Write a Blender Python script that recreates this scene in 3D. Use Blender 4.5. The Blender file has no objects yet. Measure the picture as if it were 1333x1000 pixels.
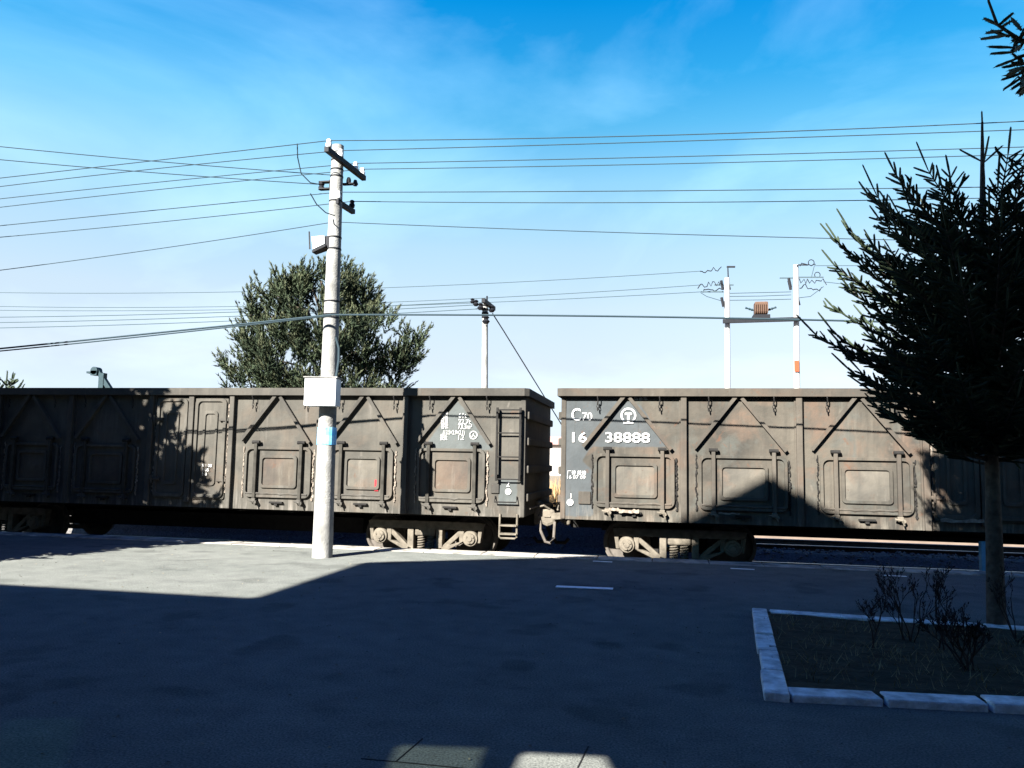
import bpy, bmesh, math, random
from math import radians as R, sin, cos, pi, tan, atan, hypot
from mathutils import Vector, Matrix, noise

# ------------------------------------------------------------------ camera
S = bpy.context.scene
PW, PH, F = 1333, 1000, 1026.0
PSI, PITCH, ROLL = R(10.9), atan(100 / F), R(1.05)
EYE = Vector((0, 0, 1.6))
fwd = Vector((-sin(PSI) * cos(PITCH), cos(PSI) * cos(PITCH), sin(PITCH)))
_r0 = Vector((cos(PSI), sin(PSI), 0)); _u0 = _r0.cross(fwd)
right = _r0 * cos(ROLL) + _u0 * sin(ROLL)
up = -_r0 * sin(ROLL) + _u0 * cos(ROLL)
cd = bpy.data.cameras.new('camera'); cam = bpy.data.objects.new('camera', cd)
S.collection.objects.link(cam); S.camera = cam
cd.sensor_width = 36; cd.lens = 36 * F / PW; cd.clip_start = 0.05; cd.clip_end = 5000
cam.matrix_world = Matrix((
    (right.x, up.x, -fwd.x, EYE.x), (right.y, up.y, -fwd.y, EYE.y),
    (right.z, up.z, -fwd.z, EYE.z), (0, 0, 0, 1)))

# ------------------------------------------------------------------ light
SUN_AZ, SUN_EL = R(26.0), R(32.0)            # light travels towards +Y, turned 26 degrees to +X
sd = bpy.data.lights.new('sun', 'SUN'); so = bpy.data.objects.new('sun', sd); S.collection.objects.link(so)
sd.energy = 5.0; sd.angle = R(0.53); sd.color = (1.0, 0.95, 0.875)
so.location = (-20, -40, 40)
so.rotation_euler = Vector((sin(SUN_AZ) * cos(SUN_EL), cos(SUN_AZ) * cos(SUN_EL), -sin(SUN_EL))).to_track_quat('-Z', 'Y').to_euler()
W = bpy.data.worlds.new('World'); S.world = W; W.use_nodes = True
wt = W.node_tree; wt.nodes.clear()
def wn(t, **k):
    n = wt.nodes.new(t)
    for a, b in k.items(): setattr(n, a, b)
    return n
sky = wn('ShaderNodeTexSky', sky_type='NISHITA', sun_disc=False, sun_elevation=SUN_EL, sun_rotation=R(206), altitude=200, air_density=1.0, dust_density=0.6, ozone_density=2.0)
bg = wn('ShaderNodeBackground'); bg.inputs['Strength'].default_value = 0.05
wo = wn('ShaderNodeOutputWorld')
# thin streaky cirrus over the clear sky
tc = wn('ShaderNodeTexCoord'); mp = wn('ShaderNodeMapping'); mp.inputs['Location'].default_value = (2.74, 1.42, 4.6); mp.inputs['Scale'].default_value = (1.3, 1.3, 3.0); mp.inputs['Rotation'].default_value = (0.2, -0.55, 0.3)
nz = wn('ShaderNodeTexNoise'); nz.inputs['Scale'].default_value = 1.7; nz.inputs['Detail'].default_value = 7; nz.inputs['Roughness'].default_value = 0.55; nz.inputs['Distortion'].default_value = 0.5
cr = wn('ShaderNodeValToRGB'); cr.color_ramp.elements[0].position = 0.47; cr.color_ramp.elements[1].position = 0.74
cr.color_ramp.elements[1].color = (0.85, 0.85, 0.85, 1)
# the deep azure of a dry autumn noon: the sky texture graded by height above the horizon
sx = wn('ShaderNodeSeparateXYZ'); gr_ = wn('ShaderNodeValToRGB'); el = gr_.color_ramp.elements
for pos, col in ((0.0, (.62, .60, .90)), (.05, (.66, .66, .80)), (.12, (.92, .745, .70)), (.19, (1.16, .95, .79)), (.26, (1.18, 1.12, .93)), (.34, (.95, 1.27, 1.10)),
                 (.40, (.42, 1.13, 1.15)), (.45, (.14, 1.0, 1.2)), (.52, (.012, .88, 1.28)), (.66, (.002, .26, .95)), (1.0, (.001, .08, .75))):
    e_ = el[0] if pos == 0 else (el[len(el) - 1] if pos == 1.0 else el.new(pos))
    e_.position = pos; e_.color = (col[0] / 2, col[1] / 2, col[2] / 2, 1)
L = wt.links.new
m1 = wn('ShaderNodeMix', data_type='RGBA', blend_type='MULTIPLY'); m1.inputs[0].default_value = 1
m2 = wn('ShaderNodeMix', data_type='RGBA', blend_type='MULTIPLY'); m2.inputs[0].default_value = 1; m2.inputs[7].default_value = (1.23, 1.23, 1.23, 1)
mx = wn('ShaderNodeMix', data_type='RGBA', blend_type='ADD'); mx.inputs[7].default_value = (.68, .85, .85, 1)
L(tc.outputs['Generated'], mp.inputs['Vector']); L(mp.outputs[0], nz.inputs['Vector']); L(nz.outputs['Fac'], cr.inputs[0])
L(tc.outputs['Generated'], sx.inputs[0]); L(sx.outputs['Z'], gr_.inputs[0])
L(sky.outputs[0], m1.inputs[6]); L(gr_.outputs[0], m1.inputs[7]); L(m1.outputs[2], m2.inputs[6]); lx = wn('ShaderNodeMapRange'); lx.inputs[1].default_value = -.1; lx.inputs[2].default_value = -.8; lx.inputs[3].default_value = 1.0; lx.inputs[4].default_value = 1.32; L(sx.outputs['X'], lx.inputs[0])
m3 = wn('ShaderNodeVectorMath', operation='SCALE'); L(m2.outputs[2], m3.inputs[0]); L(lx.outputs[0], m3.inputs['Scale']); L(m3.outputs[0], mx.inputs[6]); L(cr.outputs[0], mx.inputs[0])
L(mx.outputs[2], bg.inputs['Color']); L(bg.outputs[0], wo.inputs[0])
S.view_settings.view_transform = 'Standard'; S.view_settings.look = 'None'; S.view_settings.exposure = 2.7; S.view_settings.gamma = 1.0
try: S.cycles.max_bounces = 6; S.cycles.transparent_max_bounces = 8
except Exception: pass

# ------------------------------------------------------------------ helpers
def ray(x, y):
    return (fwd + right * ((x - PW / 2) / F) - up * ((y - PH / 2) / F)).normalized()
def at(x, y, Y):                         # the point at distance Y across the track that the photo shows at pixel x, y
    d = ray(x, y); return EYE + d * (Y / d.y)
def ground(x, y, z=0.0):
    d = ray(x, y); return EYE + d * ((z - EYE.z) / d.z)

class MB:
    """collects shapes, links them as one mesh object"""
    def __init__(s): s.v = []; s.f = []
    def add(s, vs, fs):
        o = len(s.v); s.v += [tuple(v) for v in vs]; s.f += [tuple(i + o for i in f) for f in fs]; return s
    def box(s, x0, x1, y0, y1, z0, z1, c=0.0):
        if c <= 0:
            vs = [(x, y, z) for z in (z0, z1) for y in (y0, y1) for x in (x0, x1)]
            return s.add(vs, [(0, 2, 3, 1), (4, 5, 7, 6), (0, 1, 5, 4), (2, 6, 7, 3), (0, 4, 6, 2), (1, 3, 7, 5)])
        bm = bmesh.new(); bmesh.ops.create_cube(bm, size=1)
        for v in bm.verts: v.co = Vector(((x0 + x1) / 2 + v.co.x * (x1 - x0), (y0 + y1) / 2 + v.co.y * (y1 - y0), (z0 + z1) / 2 + v.co.z * (z1 - z0)))
        bmesh.ops.bevel(bm, geom=bm.edges[:], offset=c, segments=2, affect='EDGES', profile=0.5)
        bm.verts.ensure_lookup_table(); s.add([v.co[:] for v in bm.verts], [[v.index for v in f.verts] for f in bm.faces]); bm.free(); return s
    def beam(s, p, q, w, h, up_=(0, 0, 1), w2=None, h2=None):
        p, q = Vector(p), Vector(q); d = (q - p).normalized(); u = Vector(up_)
        a = d.cross(u)
        if a.length < 1e-4: a = d.cross(Vector((1, 0, 0)))
        a.normalize(); b = a.cross(d).normalized()
        w2 = w if w2 is None else w2; h2 = h if h2 is None else h2
        vs = [o + a * sx * ww / 2 + b * sz * hh / 2 for o, ww, hh in ((p, w, h), (q, w2, h2)) for sx, sz in ((-1, -1), (1, -1), (1, 1), (-1, 1))]
        return s.add(vs, [(0, 1, 2, 3), (7, 6, 5, 4), (0, 4, 5, 1), (1, 5, 6, 2), (2, 6, 7, 3), (3, 7, 4, 0)])
    def tube(s, pts, r, n=6, r2=None):
        pts = [Vector(p) for p in pts]; m = len(pts); vs = []; fs = []
        for i, p in enumerate(pts):
            d = (pts[min(i + 1, m - 1)] - pts[max(i - 1, 0)]).normalized()
            ref = Vector((0, 0, 1)) if abs(d.z) < 0.9 else Vector((1, 0, 0))
            a = d.cross(ref).normalized(); b = d.cross(a)
            rr = r if r2 is None else r + (r2 - r) * i / (m - 1)
            vs += [p + a * rr * cos(2 * pi * k / n) + b * rr * sin(2 * pi * k / n) for k in range(n)]
        for i in range(m - 1):
            for k in range(n):
                fs.append((i * n + k, i * n + (k + 1) % n, (i + 1) * n + (k + 1) % n, (i + 1) * n + k))
        fs += [tuple(range(n - 1, -1, -1)), tuple((m - 1) * n + k for k in range(n))]
        return s.add(vs, fs)
    def lathe(s, c, axis, prof, n=24):   # prof: list of (distance along axis, radius)
        c = Vector(c); d = Vector(axis).normalized(); ref = Vector((0, 0, 1)) if abs(d.z) < 0.9 else Vector((1, 0, 0))
        a = d.cross(ref).normalized(); b = d.cross(a); vs = []; fs = []
        for t, r in prof: vs += [c + d * t + (a * cos(2 * pi * k / n) + b * sin(2 * pi * k / n)) * max(r, 1e-4) for k in range(n)]
        for i in range(len(prof) - 1):
            for k in range(n): fs.append((i * n + k, i * n + (k + 1) % n, (i + 1) * n + (k + 1) % n, (i + 1) * n + k))
        fs += [tuple(range(n - 1, -1, -1)), tuple((len(prof) - 1) * n + k for k in range(n))]
        return s.add(vs, fs)
    def prism(s, poly, y0, y1):          # polygon in x, z pushed from y0 to y1
        n = len(poly); vs = [(x, y0, z) for x, z in poly] + [(x, y1, z) for x, z in poly]
        return s.add(vs, [tuple(range(n)), tuple(range(2 * n - 1, n - 1, -1))] + [(i, i + n, (i + 1) % n + n, (i + 1) % n) for i in range(n)])
    def flat(s, poly, z0, z1):           # polygon in x, y pushed from z0 to z1
        n = len(poly); vs = [(x, y, z0) for x, y in poly] + [(x, y, z1) for x, y in poly]
        return s.add(vs, [tuple(range(n)), tuple(range(2 * n - 1, n - 1, -1))] + [(i, i + n, (i + 1) % n + n, (i + 1) % n) for i in range(n)])
    def build(s, name, mat=None, parent=None, smooth=False, loc=None, bevel=0.0, fix=True):
        me = bpy.data.meshes.new(name)
        me.from_pydata(s.v, [], s.f)
        if fix:
            bm = bmesh.new(); bm.from_mesh(me); bmesh.ops.recalc_face_normals(bm, faces=bm.faces[:]); bm.to_mesh(me); bm.free()
        if smooth:
            me.polygons.foreach_set('use_smooth', [True] * len(me.polygons))
            try: me.set_sharp_from_angle(angle=R(40))
            except Exception: pass
        if mat: me.materials.append(mat)
        o = bpy.data.objects.new(name, me); S.collection.objects.link(o)
        if parent: o.parent = parent
        if loc: o.location = loc
        if bevel:
            b = o.modifiers.new('bevel', 'BEVEL'); b.width = bevel; b.segments = 2; b.limit_method = 'ANGLE'
        return o

def tag(o, label, cat, group=None):
    o['label'] = label; o['category'] = cat
    if group: o['group'] = group
    return o
def thing(name, loc, label, cat, group=None, rz=0):
    o = bpy.data.objects.new(name, None); S.collection.objects.link(o); o.location = loc; o.rotation_euler.z = rz
    o.empty_display_size = 0.2
    return tag(o, label, cat, group)
def kind(o, k): o['kind'] = k; return o
def copy_tree(o, parent=None):
    c = o.copy(); S.collection.objects.link(c); c.parent = parent
    for ch in list(o.children): copy_tree(ch, c)
    return c

# ------------------------------------------------------------------ materials
MATS = {}
BASE_SCALE = .66  # base colours darkened evenly to deepen the shade under the raised exposure
KEEP = {'road_paint', 'planter_stone', 'white_enamel', 'porcelain', 'pole_concrete', 'pole_concrete_pale', 'edge_stone', 'soil', 'dry_grass', 'blue_tape', 'blue_box_paint', 'white_lettering', 'grit', 'spruce_needles', 'spruce_needles_sunlit', 'ballast', 'ballast_stone', 'spruce_bark'}
def mat(name, col, rough=0.8, var=0.25, scale=6.0, bump=0.0, bscale=40.0, metal=0.0, col2=None, coord='Object', spec=0.12):
    if name in MATS: return MATS[name]
    if name not in KEEP: col = tuple(v * BASE_SCALE for v in col); col2 = tuple(v * BASE_SCALE for v in col2) if col2 else None
    m = bpy.data.materials.new(name); m.use_nodes = True; t = m.node_tree; b = t.nodes['Principled BSDF']
    b.inputs['Roughness'].default_value = rough; b.inputs['Metallic'].default_value = metal; b.inputs['Specular IOR Level'].default_value = spec
    tcn = t.nodes.new('ShaderNodeTexCoord')
    n = t.nodes.new('ShaderNodeTexNoise'); n.inputs['Scale'].default_value = scale; n.inputs['Detail'].default_value = 6; n.inputs['Roughness'].default_value = 0.6
    t.links.new(tcn.outputs[coord], n.inputs['Vector'])
    r = t.nodes.new('ShaderNodeValToRGB'); c2 = col2 or tuple(c * (1 - var) for c in col)
    hi = tuple(min(1, c * (1 + var * 0.5)) for c in col)
    r.color_ramp.elements[0].position = 0.3; r.color_ramp.elements[0].color = (*c2, 1)
    r.color_ramp.elements[1].position = 0.7; r.color_ramp.elements[1].color = (*hi, 1)
    t.links.new(n.outputs['Fac'], r.inputs[0]); t.links.new(r.outputs[0], b.inputs['Base Color'])
    if bump:
        n2 = t.nodes.new('ShaderNodeTexNoise'); n2.inputs['Scale'].default_value = bscale; n2.inputs['Detail'].default_value = 4
        bp = t.nodes.new('ShaderNodeBump'); bp.inputs['Strength'].default_value = bump; bp.inputs['Distance'].default_value = 0.02
        t.links.new(tcn.outputs[coord], n2.inputs['Vector']); t.links.new(n2.outputs['Fac'], bp.inputs['Height']); t.links.new(bp.outputs[0], b.inputs['Normal'])
    MATS[name] = m; return m

def wagon_paint(name, base, dark, warm, pale, rust_amt, field=None, grey=None):
    """old freight wagon paint: grey brown, dusty, streaked down the sheet, rust showing in patches and specks"""
    gm = lambda c_: tuple(v * BASE_SCALE for v in c_) if c_ else None
    base, dark, warm, pale, field, grey = map(gm, (base, dark, warm, pale, field, grey))
    m = bpy.data.materials.new(name); m.use_nodes = True; t = m.node_tree; b = t.nodes['Principled BSDF']
    b.inputs['Roughness'].default_value = 0.9; b.inputs['Specular IOR Level'].default_value = 0.06
    N, K = t.nodes.new, t.links.new
    tcn = N('ShaderNodeTexCoord')
    def ns(scale, sc3=(1, 1, 1), det=6, dist=0.0, off=0.0):
        mpn = N('ShaderNodeMapping'); mpn.inputs['Scale'].default_value = sc3; mpn.inputs['Location'].default_value = (off, off * 1.7, off * .6)
        K(tcn.outputs['Object'], mpn.inputs['Vector'])
        n = N('ShaderNodeTexNoise'); n.inputs['Scale'].default_value = scale; n.inputs['Detail'].default_value = det; n.inputs['Roughness'].default_value = 0.62; n.inputs['Distortion'].default_value = dist
        K(mpn.outputs[0], n.inputs['Vector']); return n.outputs['Fac']
    def ramp(f, a, c, hi=1.0):
        r = N('ShaderNodeValToRGB'); r.color_ramp.elements[0].position = a; r.color_ramp.elements[1].position = c
        r.color_ramp.elements[1].color = (hi, hi, hi, 1); K(f, r.inputs[0]); return r.outputs[0]
    def mix(f, a, c):
        x = N('ShaderNodeMix'); x.data_type = 'RGBA'
        K(f, x.inputs[0])
        for s_, v in ((6, a), (7, c)):
            if isinstance(v, tuple): x.inputs[s_].default_value = (*v, 1)
            else: K(v, x.inputs[s_])
        return x.outputs[2]
    c = mix(ramp(ns(1.1, det=5, dist=.4), .35, .68), base, dark)
    c = mix(ramp(ns(1.6, off=7, dist=.6), .50, .68, rust_amt), c, warm)
    c = mix(ramp(ns(9, (1, 1, .07), off=3), .50, .78, .55), c, dark)           # rain streaks
    c = mix(ramp(ns(7, (1, 1, .10), off=9), .58, .80, .55), c, pale)
    if grey: c = mix(ramp(ns(2.1, off=31, dist=.5), .52, .66, .7), c, grey)
    if field:                                # repainted fields behind the lettering, their edges worn away
        at_ = N('ShaderNodeAttribute'); at_.attribute_name = 'paint'
        ad = N('ShaderNodeMath'); ad.operation = 'MULTIPLY_ADD'; ad.inputs[1].default_value = .55; K(ns(6, off=17), ad.inputs[0]); K(at_.outputs['Fac'], ad.inputs[2])
        c = mix(ramp(ad.outputs[0], .62, .92, .88), c, mix(ramp(ns(3, off=4), .4, .7), field, tuple(v * 1.3 for v in field)))
    sp = N('ShaderNodeSeparateXYZ'); K(tcn.outputs['Object'], sp.inputs[0])
    mr = N('ShaderNodeMapRange'); mr.inputs[1].default_value = 1.22; mr.inputs[2].default_value = .90; K(sp.outputs['Z'], mr.inputs[0])
    dr = N('ShaderNodeMath'); dr.operation = 'MULTIPLY'; K(mr.outputs[0], dr.inputs[0]); K(ramp(ns(11, (1, 1, .12), off=41), .50, .70, .7), dr.inputs[1])
    c = mix(dr.outputs[0], c, tuple(v * 1.25 for v in pale))                        # pale slurry drips along the sill
    c = mix(ramp(ns(11, (1, 1, .05), off=51), .60, .76, .7), c, dark)
    c = mix(ramp(ns(22, off=5, dist=.3), .66, .72, .8), c, (0.045, 0.025, 0.018))   # chipped specks
    c = mix(ramp(ns(4.5, off=12, dist=.5), .64, .72, .75 * rust_amt + .1), c, (0.075, 0.040, 0.026))
    c = mix(ramp(ns(3.2, off=21, dist=.4), .66, .74, .45), c, pale)
    K(c, b.inputs['Base Color'])
    bp = N('ShaderNodeBump'); bp.inputs['Strength'].default_value = .35; bp.inputs['Distance'].default_value = .02
    K(ns(14, off=2), bp.inputs['Height']); K(bp.outputs[0], b.inputs['Normal'])
    return m

def asphalt_mat():
    m = bpy.data.materials.new('asphalt'); m.use_nodes = True; t = m.node_tree; b = t.nodes['Principled BSDF']
    b.inputs['Roughness'].default_value = 1.0; b.inputs['Specular IOR Level'].default_value = .0
    N, K = t.nodes.new, t.links.new; tcn = N('ShaderNodeTexCoord')
    def ns(s, d=6, ro=.6):
        n = N('ShaderNodeTexNoise'); n.inputs['Scale'].default_value = s; n.inputs['Detail'].default_value = d; n.inputs['Roughness'].default_value = ro
        K(tcn.outputs['Object'], n.inputs['Vector']); return n.outputs['Fac']
    def ramp(f, a, c, ca, cc):
        r = N('ShaderNodeValToRGB'); r.color_ramp.elements[0].position = a; r.color_ramp.elements[1].position = c
        r.color_ramp.elements[0].color = (*ca, 1); r.color_ramp.elements[1].color = (*cc, 1); K(f, r.inputs[0]); return r.outputs[0]
    def mul(a, c, f=1.0, mode='MULTIPLY'):
        x = N('ShaderNodeMix'); x.data_type = 'RGBA'; x.blend_type = mode; x.inputs[0].default_value = f; K(a, x.inputs[6]); K(c, x.inputs[7]); return x.outputs[2]
    c = ramp(ns(.55), .3, .7, (.112, .120, .112), (.146, .153, .143))
    c = mul(c, ramp(ns(3.5), .3, .7, (.82, .82, .82), (1.08, 1.08, 1.06)))
    c = mul(c, ramp(ns(70, 3), .3, .7, (.5, .5, .5), (1.4, 1.4, 1.4)))
    c = mul(c, ramp(ns(26, 2, .5), .76, .79, (1, 1, 1), (2.2, 2.2, 2.1)))      # scattered pale grit
    c = mul(c, ramp(ns(1.3, 3, .4), .60, .66, (1, 1, 1), (.80, .80, .80)))      # old damp and oil stains
    c = mul(c, ramp(ns(.8, 8, .7), .36, .40, (.84, .84, .85), (1, 1, 1)))       # repaired patches
    K(c, b.inputs['Base Color'])
    bp = N('ShaderNodeBump'); bp.inputs['Strength'].default_value = .5; bp.inputs['Distance'].default_value = .01
    K(ns(90, 3), bp.inputs['Height']); K(bp.outputs[0], b.inputs['Normal'])
    return m

M_ASPH = asphalt_mat()
M_KERB = mat('edge_stone', (.34, .315, .28), .9, .5, 3.0, .3, 30, col2=(.075, .075, .07))
M_PLANT = mat('planter_stone', (.66, .70, .70), .9, .45, 7.0, .6, 45, col2=(.27, .29, .29))
M_PAINT = mat('road_paint', (.80, .80, .78), .8, .25, 14)
M_BALL = mat('ballast', (.12, .115, .11), .95, .6, 30, .9, 60)
M_STONE = mat('ballast_stone', (.16, .155, .15), .95, .6, 9)
M_EARTH = mat('earth', (.22, .19, .145), .95, .3, 2.5, .4, 20)
M_SOIL = mat('soil', (.030, .032, .022), .95, .5, 7, .8, 30)
M_GRASS = mat('dry_grass', (.22, .19, .10), .9, .5, 5)
M_GRIT = mat('grit', (.17, .155, .12), .9, .6, 3)
M_REED = mat('dry_reed', (.42, .27, .13), .9, .4, 3)
M_W1 = wagon_paint('wagon_paint_grey', (.104, .098, .084), (.058, .056, .050), (.122, .093, .070), (.20, .185, .165), .4, field=(.082, .093, .093))
M_W1B = wagon_paint('wagon_paint_grey_trim', (.092, .087, .076), (.05, .048, .044), (.105, .08, .06), (.16, .15, .13), .3)
M_W2 = wagon_paint('wagon_paint_tan', (.100, .090, .074), (.046, .044, .039), (.125, .088, .066), (.165, .15, .125), .8, field=(.062, .071, .076), grey=(.080, .085, .077))
M_W2B = wagon_paint('wagon_paint_tan_trim', (.098, .087, .072), (.055, .051, .045), (.118, .076, .054), (.155, .145, .125), .45)
M_PANA = wagon_paint('door_panel_pale', (.150, .136, .112), (.075, .072, .064), (.16, .105, .075), (.24, .225, .195), .5)
M_PANB = wagon_paint('door_panel_rust', (.112, .096, .077), (.06, .055, .05), (.130, .090, .068), (.19, .18, .15), .5)
M_UNDER = mat('underframe_black', (.022, .021, .02), .85, .4, 10)
M_BOGIE = mat('bogie_dust', (.17, .15, .12), .9, .45, 7, .3, 30)
M_WHEEL = mat('wheel_steel', (.13, .115, .10), .75, .4, 8)
M_STRAP = mat('dark_strap', (.05, .047, .04), .85, .5, 6)  # straps darker than the trim around them
M_SHINY = mat('rail_head', (.42, .36, .36), .35, .2, 30, metal=.7)
M_RAIL = mat('rail_rust', (.09, .055, .04), .85, .4, 10)
M_SLEEP = mat('sleeper_concrete', (.18, .175, .165), .9, .35, 6)
M_WHITE = mat('white_lettering', (.46, .46, .45), .85, .35, 30)
M_CHALK = mat('chalk_lump', (.26, .23, .19), .95, .6, 16, .5, 50, col2=(.14, .11, .09))
M_CONC = mat('pole_concrete', (.225, .225, .215), .9, .5, 3, .4, 40)
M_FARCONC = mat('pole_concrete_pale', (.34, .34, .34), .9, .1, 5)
M_IRON = mat('black_iron', (.012, .013, .017), .6, .3, 12)
M_PORC = mat('porcelain', (.72, .72, .70), .35, .1, 12)
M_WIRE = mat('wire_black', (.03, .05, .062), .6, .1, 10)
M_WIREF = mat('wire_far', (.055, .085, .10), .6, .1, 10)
M_BOX = mat('white_enamel', (.50, .53, .54), .5, .06, 3)
M_TAPE = mat('blue_tape', (.06, .30, .62), .6, .4, 12, col2=(.25, .5, .7))
M_BARK = mat('spruce_bark', (.075, .062, .05), .95, .5, 12, .6, 25)
M_SPRUCE = mat('spruce_needles', (.030, .042, .024), .8, .45, 3.5, coord='Object')
M_SPRUCE_LIT = mat('spruce_needles_sunlit', (.075, .085, .058), .8, .3, 3.5, coord='Object')  # paler copy of the needles: sunlit top and branch ends put into the colour
M_PINE = mat('pine_needles', (.056, .074, .040), .8, .45, 1.2, coord='Object', col2=(.015, .026, .016))
M_PINE_LIT = mat('pine_tips_sunlit', (.092, .104, .058), .8, .35, 1.2, coord='Object')  # paler tuft tips put the crown's lit variation into the colour
M_SHRUB = mat('shrub_twig', (.045, .035, .032), .9, .4, 9)
M_WALLR = mat('station_wall', (.40, .36, .30), .9, .15, 3)
M_ROOF = mat('station_roof', (.20, .07, .05), .85, .25, 5)
M_FRAME = mat('window_frame_white', (.6, .6, .6), .6, .1, 5)
M_PINKB = mat('far_wall', (.55, .50, .47), .9, .15, 1.2)
M_REDR = mat('far_red_roof', (.42, .22, .21), .9, .2, 2)
M_BROWN = mat('transformer_paint', (.11, .065, .045), .7, .2, 6)
M_ORANGE = mat('orange_plate', (.30, .07, .03), .7, .2, 20)
M_BLUEBOX = mat('blue_box_paint', (.09, .22, .33), .7, .2, 8)
M_ELEV = mat('elevator_steel', (.022, .045, .055), .6, .3, 4)
def tinted_glass(tint):
    m = bpy.data.materials.new('dimming_glass'); m.use_nodes = True; t = m.node_tree; t.nodes.clear()
    a = t.nodes.new('ShaderNodeBsdfTransparent'); a.inputs[0].default_value = tint
    g = t.nodes.new('ShaderNodeBsdfGlossy'); g.inputs['Roughness'].default_value = .05
    x = t.nodes.new('ShaderNodeMixShader'); x.inputs[0].default_value = .06; o = t.nodes.new('ShaderNodeOutputMaterial')
    t.links.new(a.outputs[0], x.inputs[1]); t.links.new(g.outputs[0], x.inputs[2]); t.links.new(x.outputs[0], o.inputs[0]); return m
M_GLASS = tinted_glass((.36, .40, .38, 1)); M_GLASSD = tinted_glass((.045, .095, .085, 1))  # tints chosen to dim two sun patches on the asphalt

# ------------------------------------------------------------------ ground, platform, track bed
WALL_Y = 13.95                    # near face of the wagons
TRACK_Y = WALL_Y + 1.6
EDGE_Y = 13.75                    # edge of the platform
RAIL_Z = -0.27                    # top of rail below the platform
rng = random.Random(4)
g = MB(); g.add([(-1500, EDGE_Y - 1, -.72), (1500, EDGE_Y - 1, -.72), (1500, 3000, -.72), (-1500, 3000, -.72)], [(0, 1, 2, 3)])
kind(g.build('ground', M_EARTH), 'structure')
p = MB(); p.add([(-60, -60, 0), (60, -60, 0), (60, EDGE_Y - .46, 0), (-60, EDGE_Y - .46, 0)], [(0, 1, 2, 3)])
p.add([(-60, -60, -.8), (60, -60, -.8), (60, -60, 0), (-60, -60, 0)], [(0, 1, 2, 3)])
kind(p.build('platform', M_ASPH), 'structure')
# coping stones along the edge: uneven, chipped, one row
k = MB(); x = -30.0
while x < 30:
    w = rng.uniform(.85, 1.1); j = rng.uniform(-.012, .012)
    k.box(x + .006, x + w - .006, EDGE_Y - .46 + rng.uniform(.0, .02), EDGE_Y + j, -.3, .012 + rng.uniform(-.008, .01), .012)
    x += w
k.box(-60, 60, EDGE_Y - .45, EDGE_Y - .06, -.75, -.27)
kind(k.build('platform_edge', M_KERB), 'structure')
# a broken white safety line just inside the edge
for px0, px1, py, py2 in ((772, 797, 731, 732.2), (951, 982, 740.5, 742), (1150, 1180, 749.5, 751), (118, 190, 700, 703)):
    a, b = ground(px0, py), ground(px1, py2)
    tag(MB().flat([(a.x, a.y - .035), (b.x, b.y - .035), (b.x, b.y + .035), (a.x, a.y + .035)], .004, .008).build('safety_line', M_PAINT),
        'worn white safety line dash by the ' + {772: 'leading wheel of the tan wagon', 951: 'shaded platform edge left of the planter corner', 1150: 'platform edge behind the planter shrub', 118: 'sunlit platform edge at far left'}[px0], 'line', 'dashes of the platform safety line')
tag(MB().flat([(ground(724, 764).x, ground(724, 764).y - .07), (ground(798, 767).x, ground(798, 767).y - .08), (ground(798, 767).x, ground(798, 767).y + .06), (ground(724, 764).x, ground(724, 764).y + .06)], .004, .009).build('white_bar', M_PAINT),
    'short thick white bar on the asphalt below the coupling', 'marking')  # plain white bar lying flat on the asphalt
# slab joints near the building
jm = MB()
for a, b in (((515, 992), (550, 962)), ((515, 992), (700, 1010)), ((752, 1000), (766, 972)), ((515, 992), (470, 988))):
    a, b = ground(*a), ground(*b); jm.beam((a.x, a.y, .0), (b.x, b.y, .0), .008, .006)
kind(jm.build('pavement_joint', mat('joint_dark', (.02, .02, .02))), 'structure')

def track(Y, label, x0, x1, mound=True):
    t = thing('railway_track', (0, Y, RAIL_Z - .2), label, 'track', 'railway tracks')
    for sgn in (-1, 1):
        y = sgn * .7535
        prof = [(-.066, 0), (.066, 0), (.066, .012), (.012, .035), (.012, .12), (.035, .135), (.035, .16), (-.035, .16), (-.035, .135), (-.012, .12), (-.012, .035), (-.066, .012)]
        r = MB(); n = len(prof); vs = [(x0, y + a, .024 + b) for a, b in prof] + [(x1, y + a, .024 + b) for a, b in prof]
        r.add(vs, [tuple(range(n)), tuple(range(2 * n - 1, n - 1, -1))] + [(i, (i + 1) % n, (i + 1) % n + n, i + n) for i in range(n)])
        ro = r.build('rail', M_RAIL, t)
        MB().box(x0, x1, y - .033, y + .033, .1845, .2, .004).build('running_surface', M_SHINY, ro)
    base = None
    for i in range(int((22) / .56)):
        xx = -14.4 + i * .56
        if base is None:
            s_ = MB(); s_.box(-.13, .13, -1.25, 1.25, -.12, .02, .012); base = s_.build('sleeper', M_SLEEP, t); o = base
        else: o = base.copy(); S.collection.objects.link(o); o.parent = t
        o.location = (xx, 0, 0)
    return t
track(TRACK_Y, 'rusty railway track right along the platform under the coal wagons', -60, 60)
track(TRACK_Y + 5.2, 'railway track beyond the coal wagons, seen beneath them', -60, 60)
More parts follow.
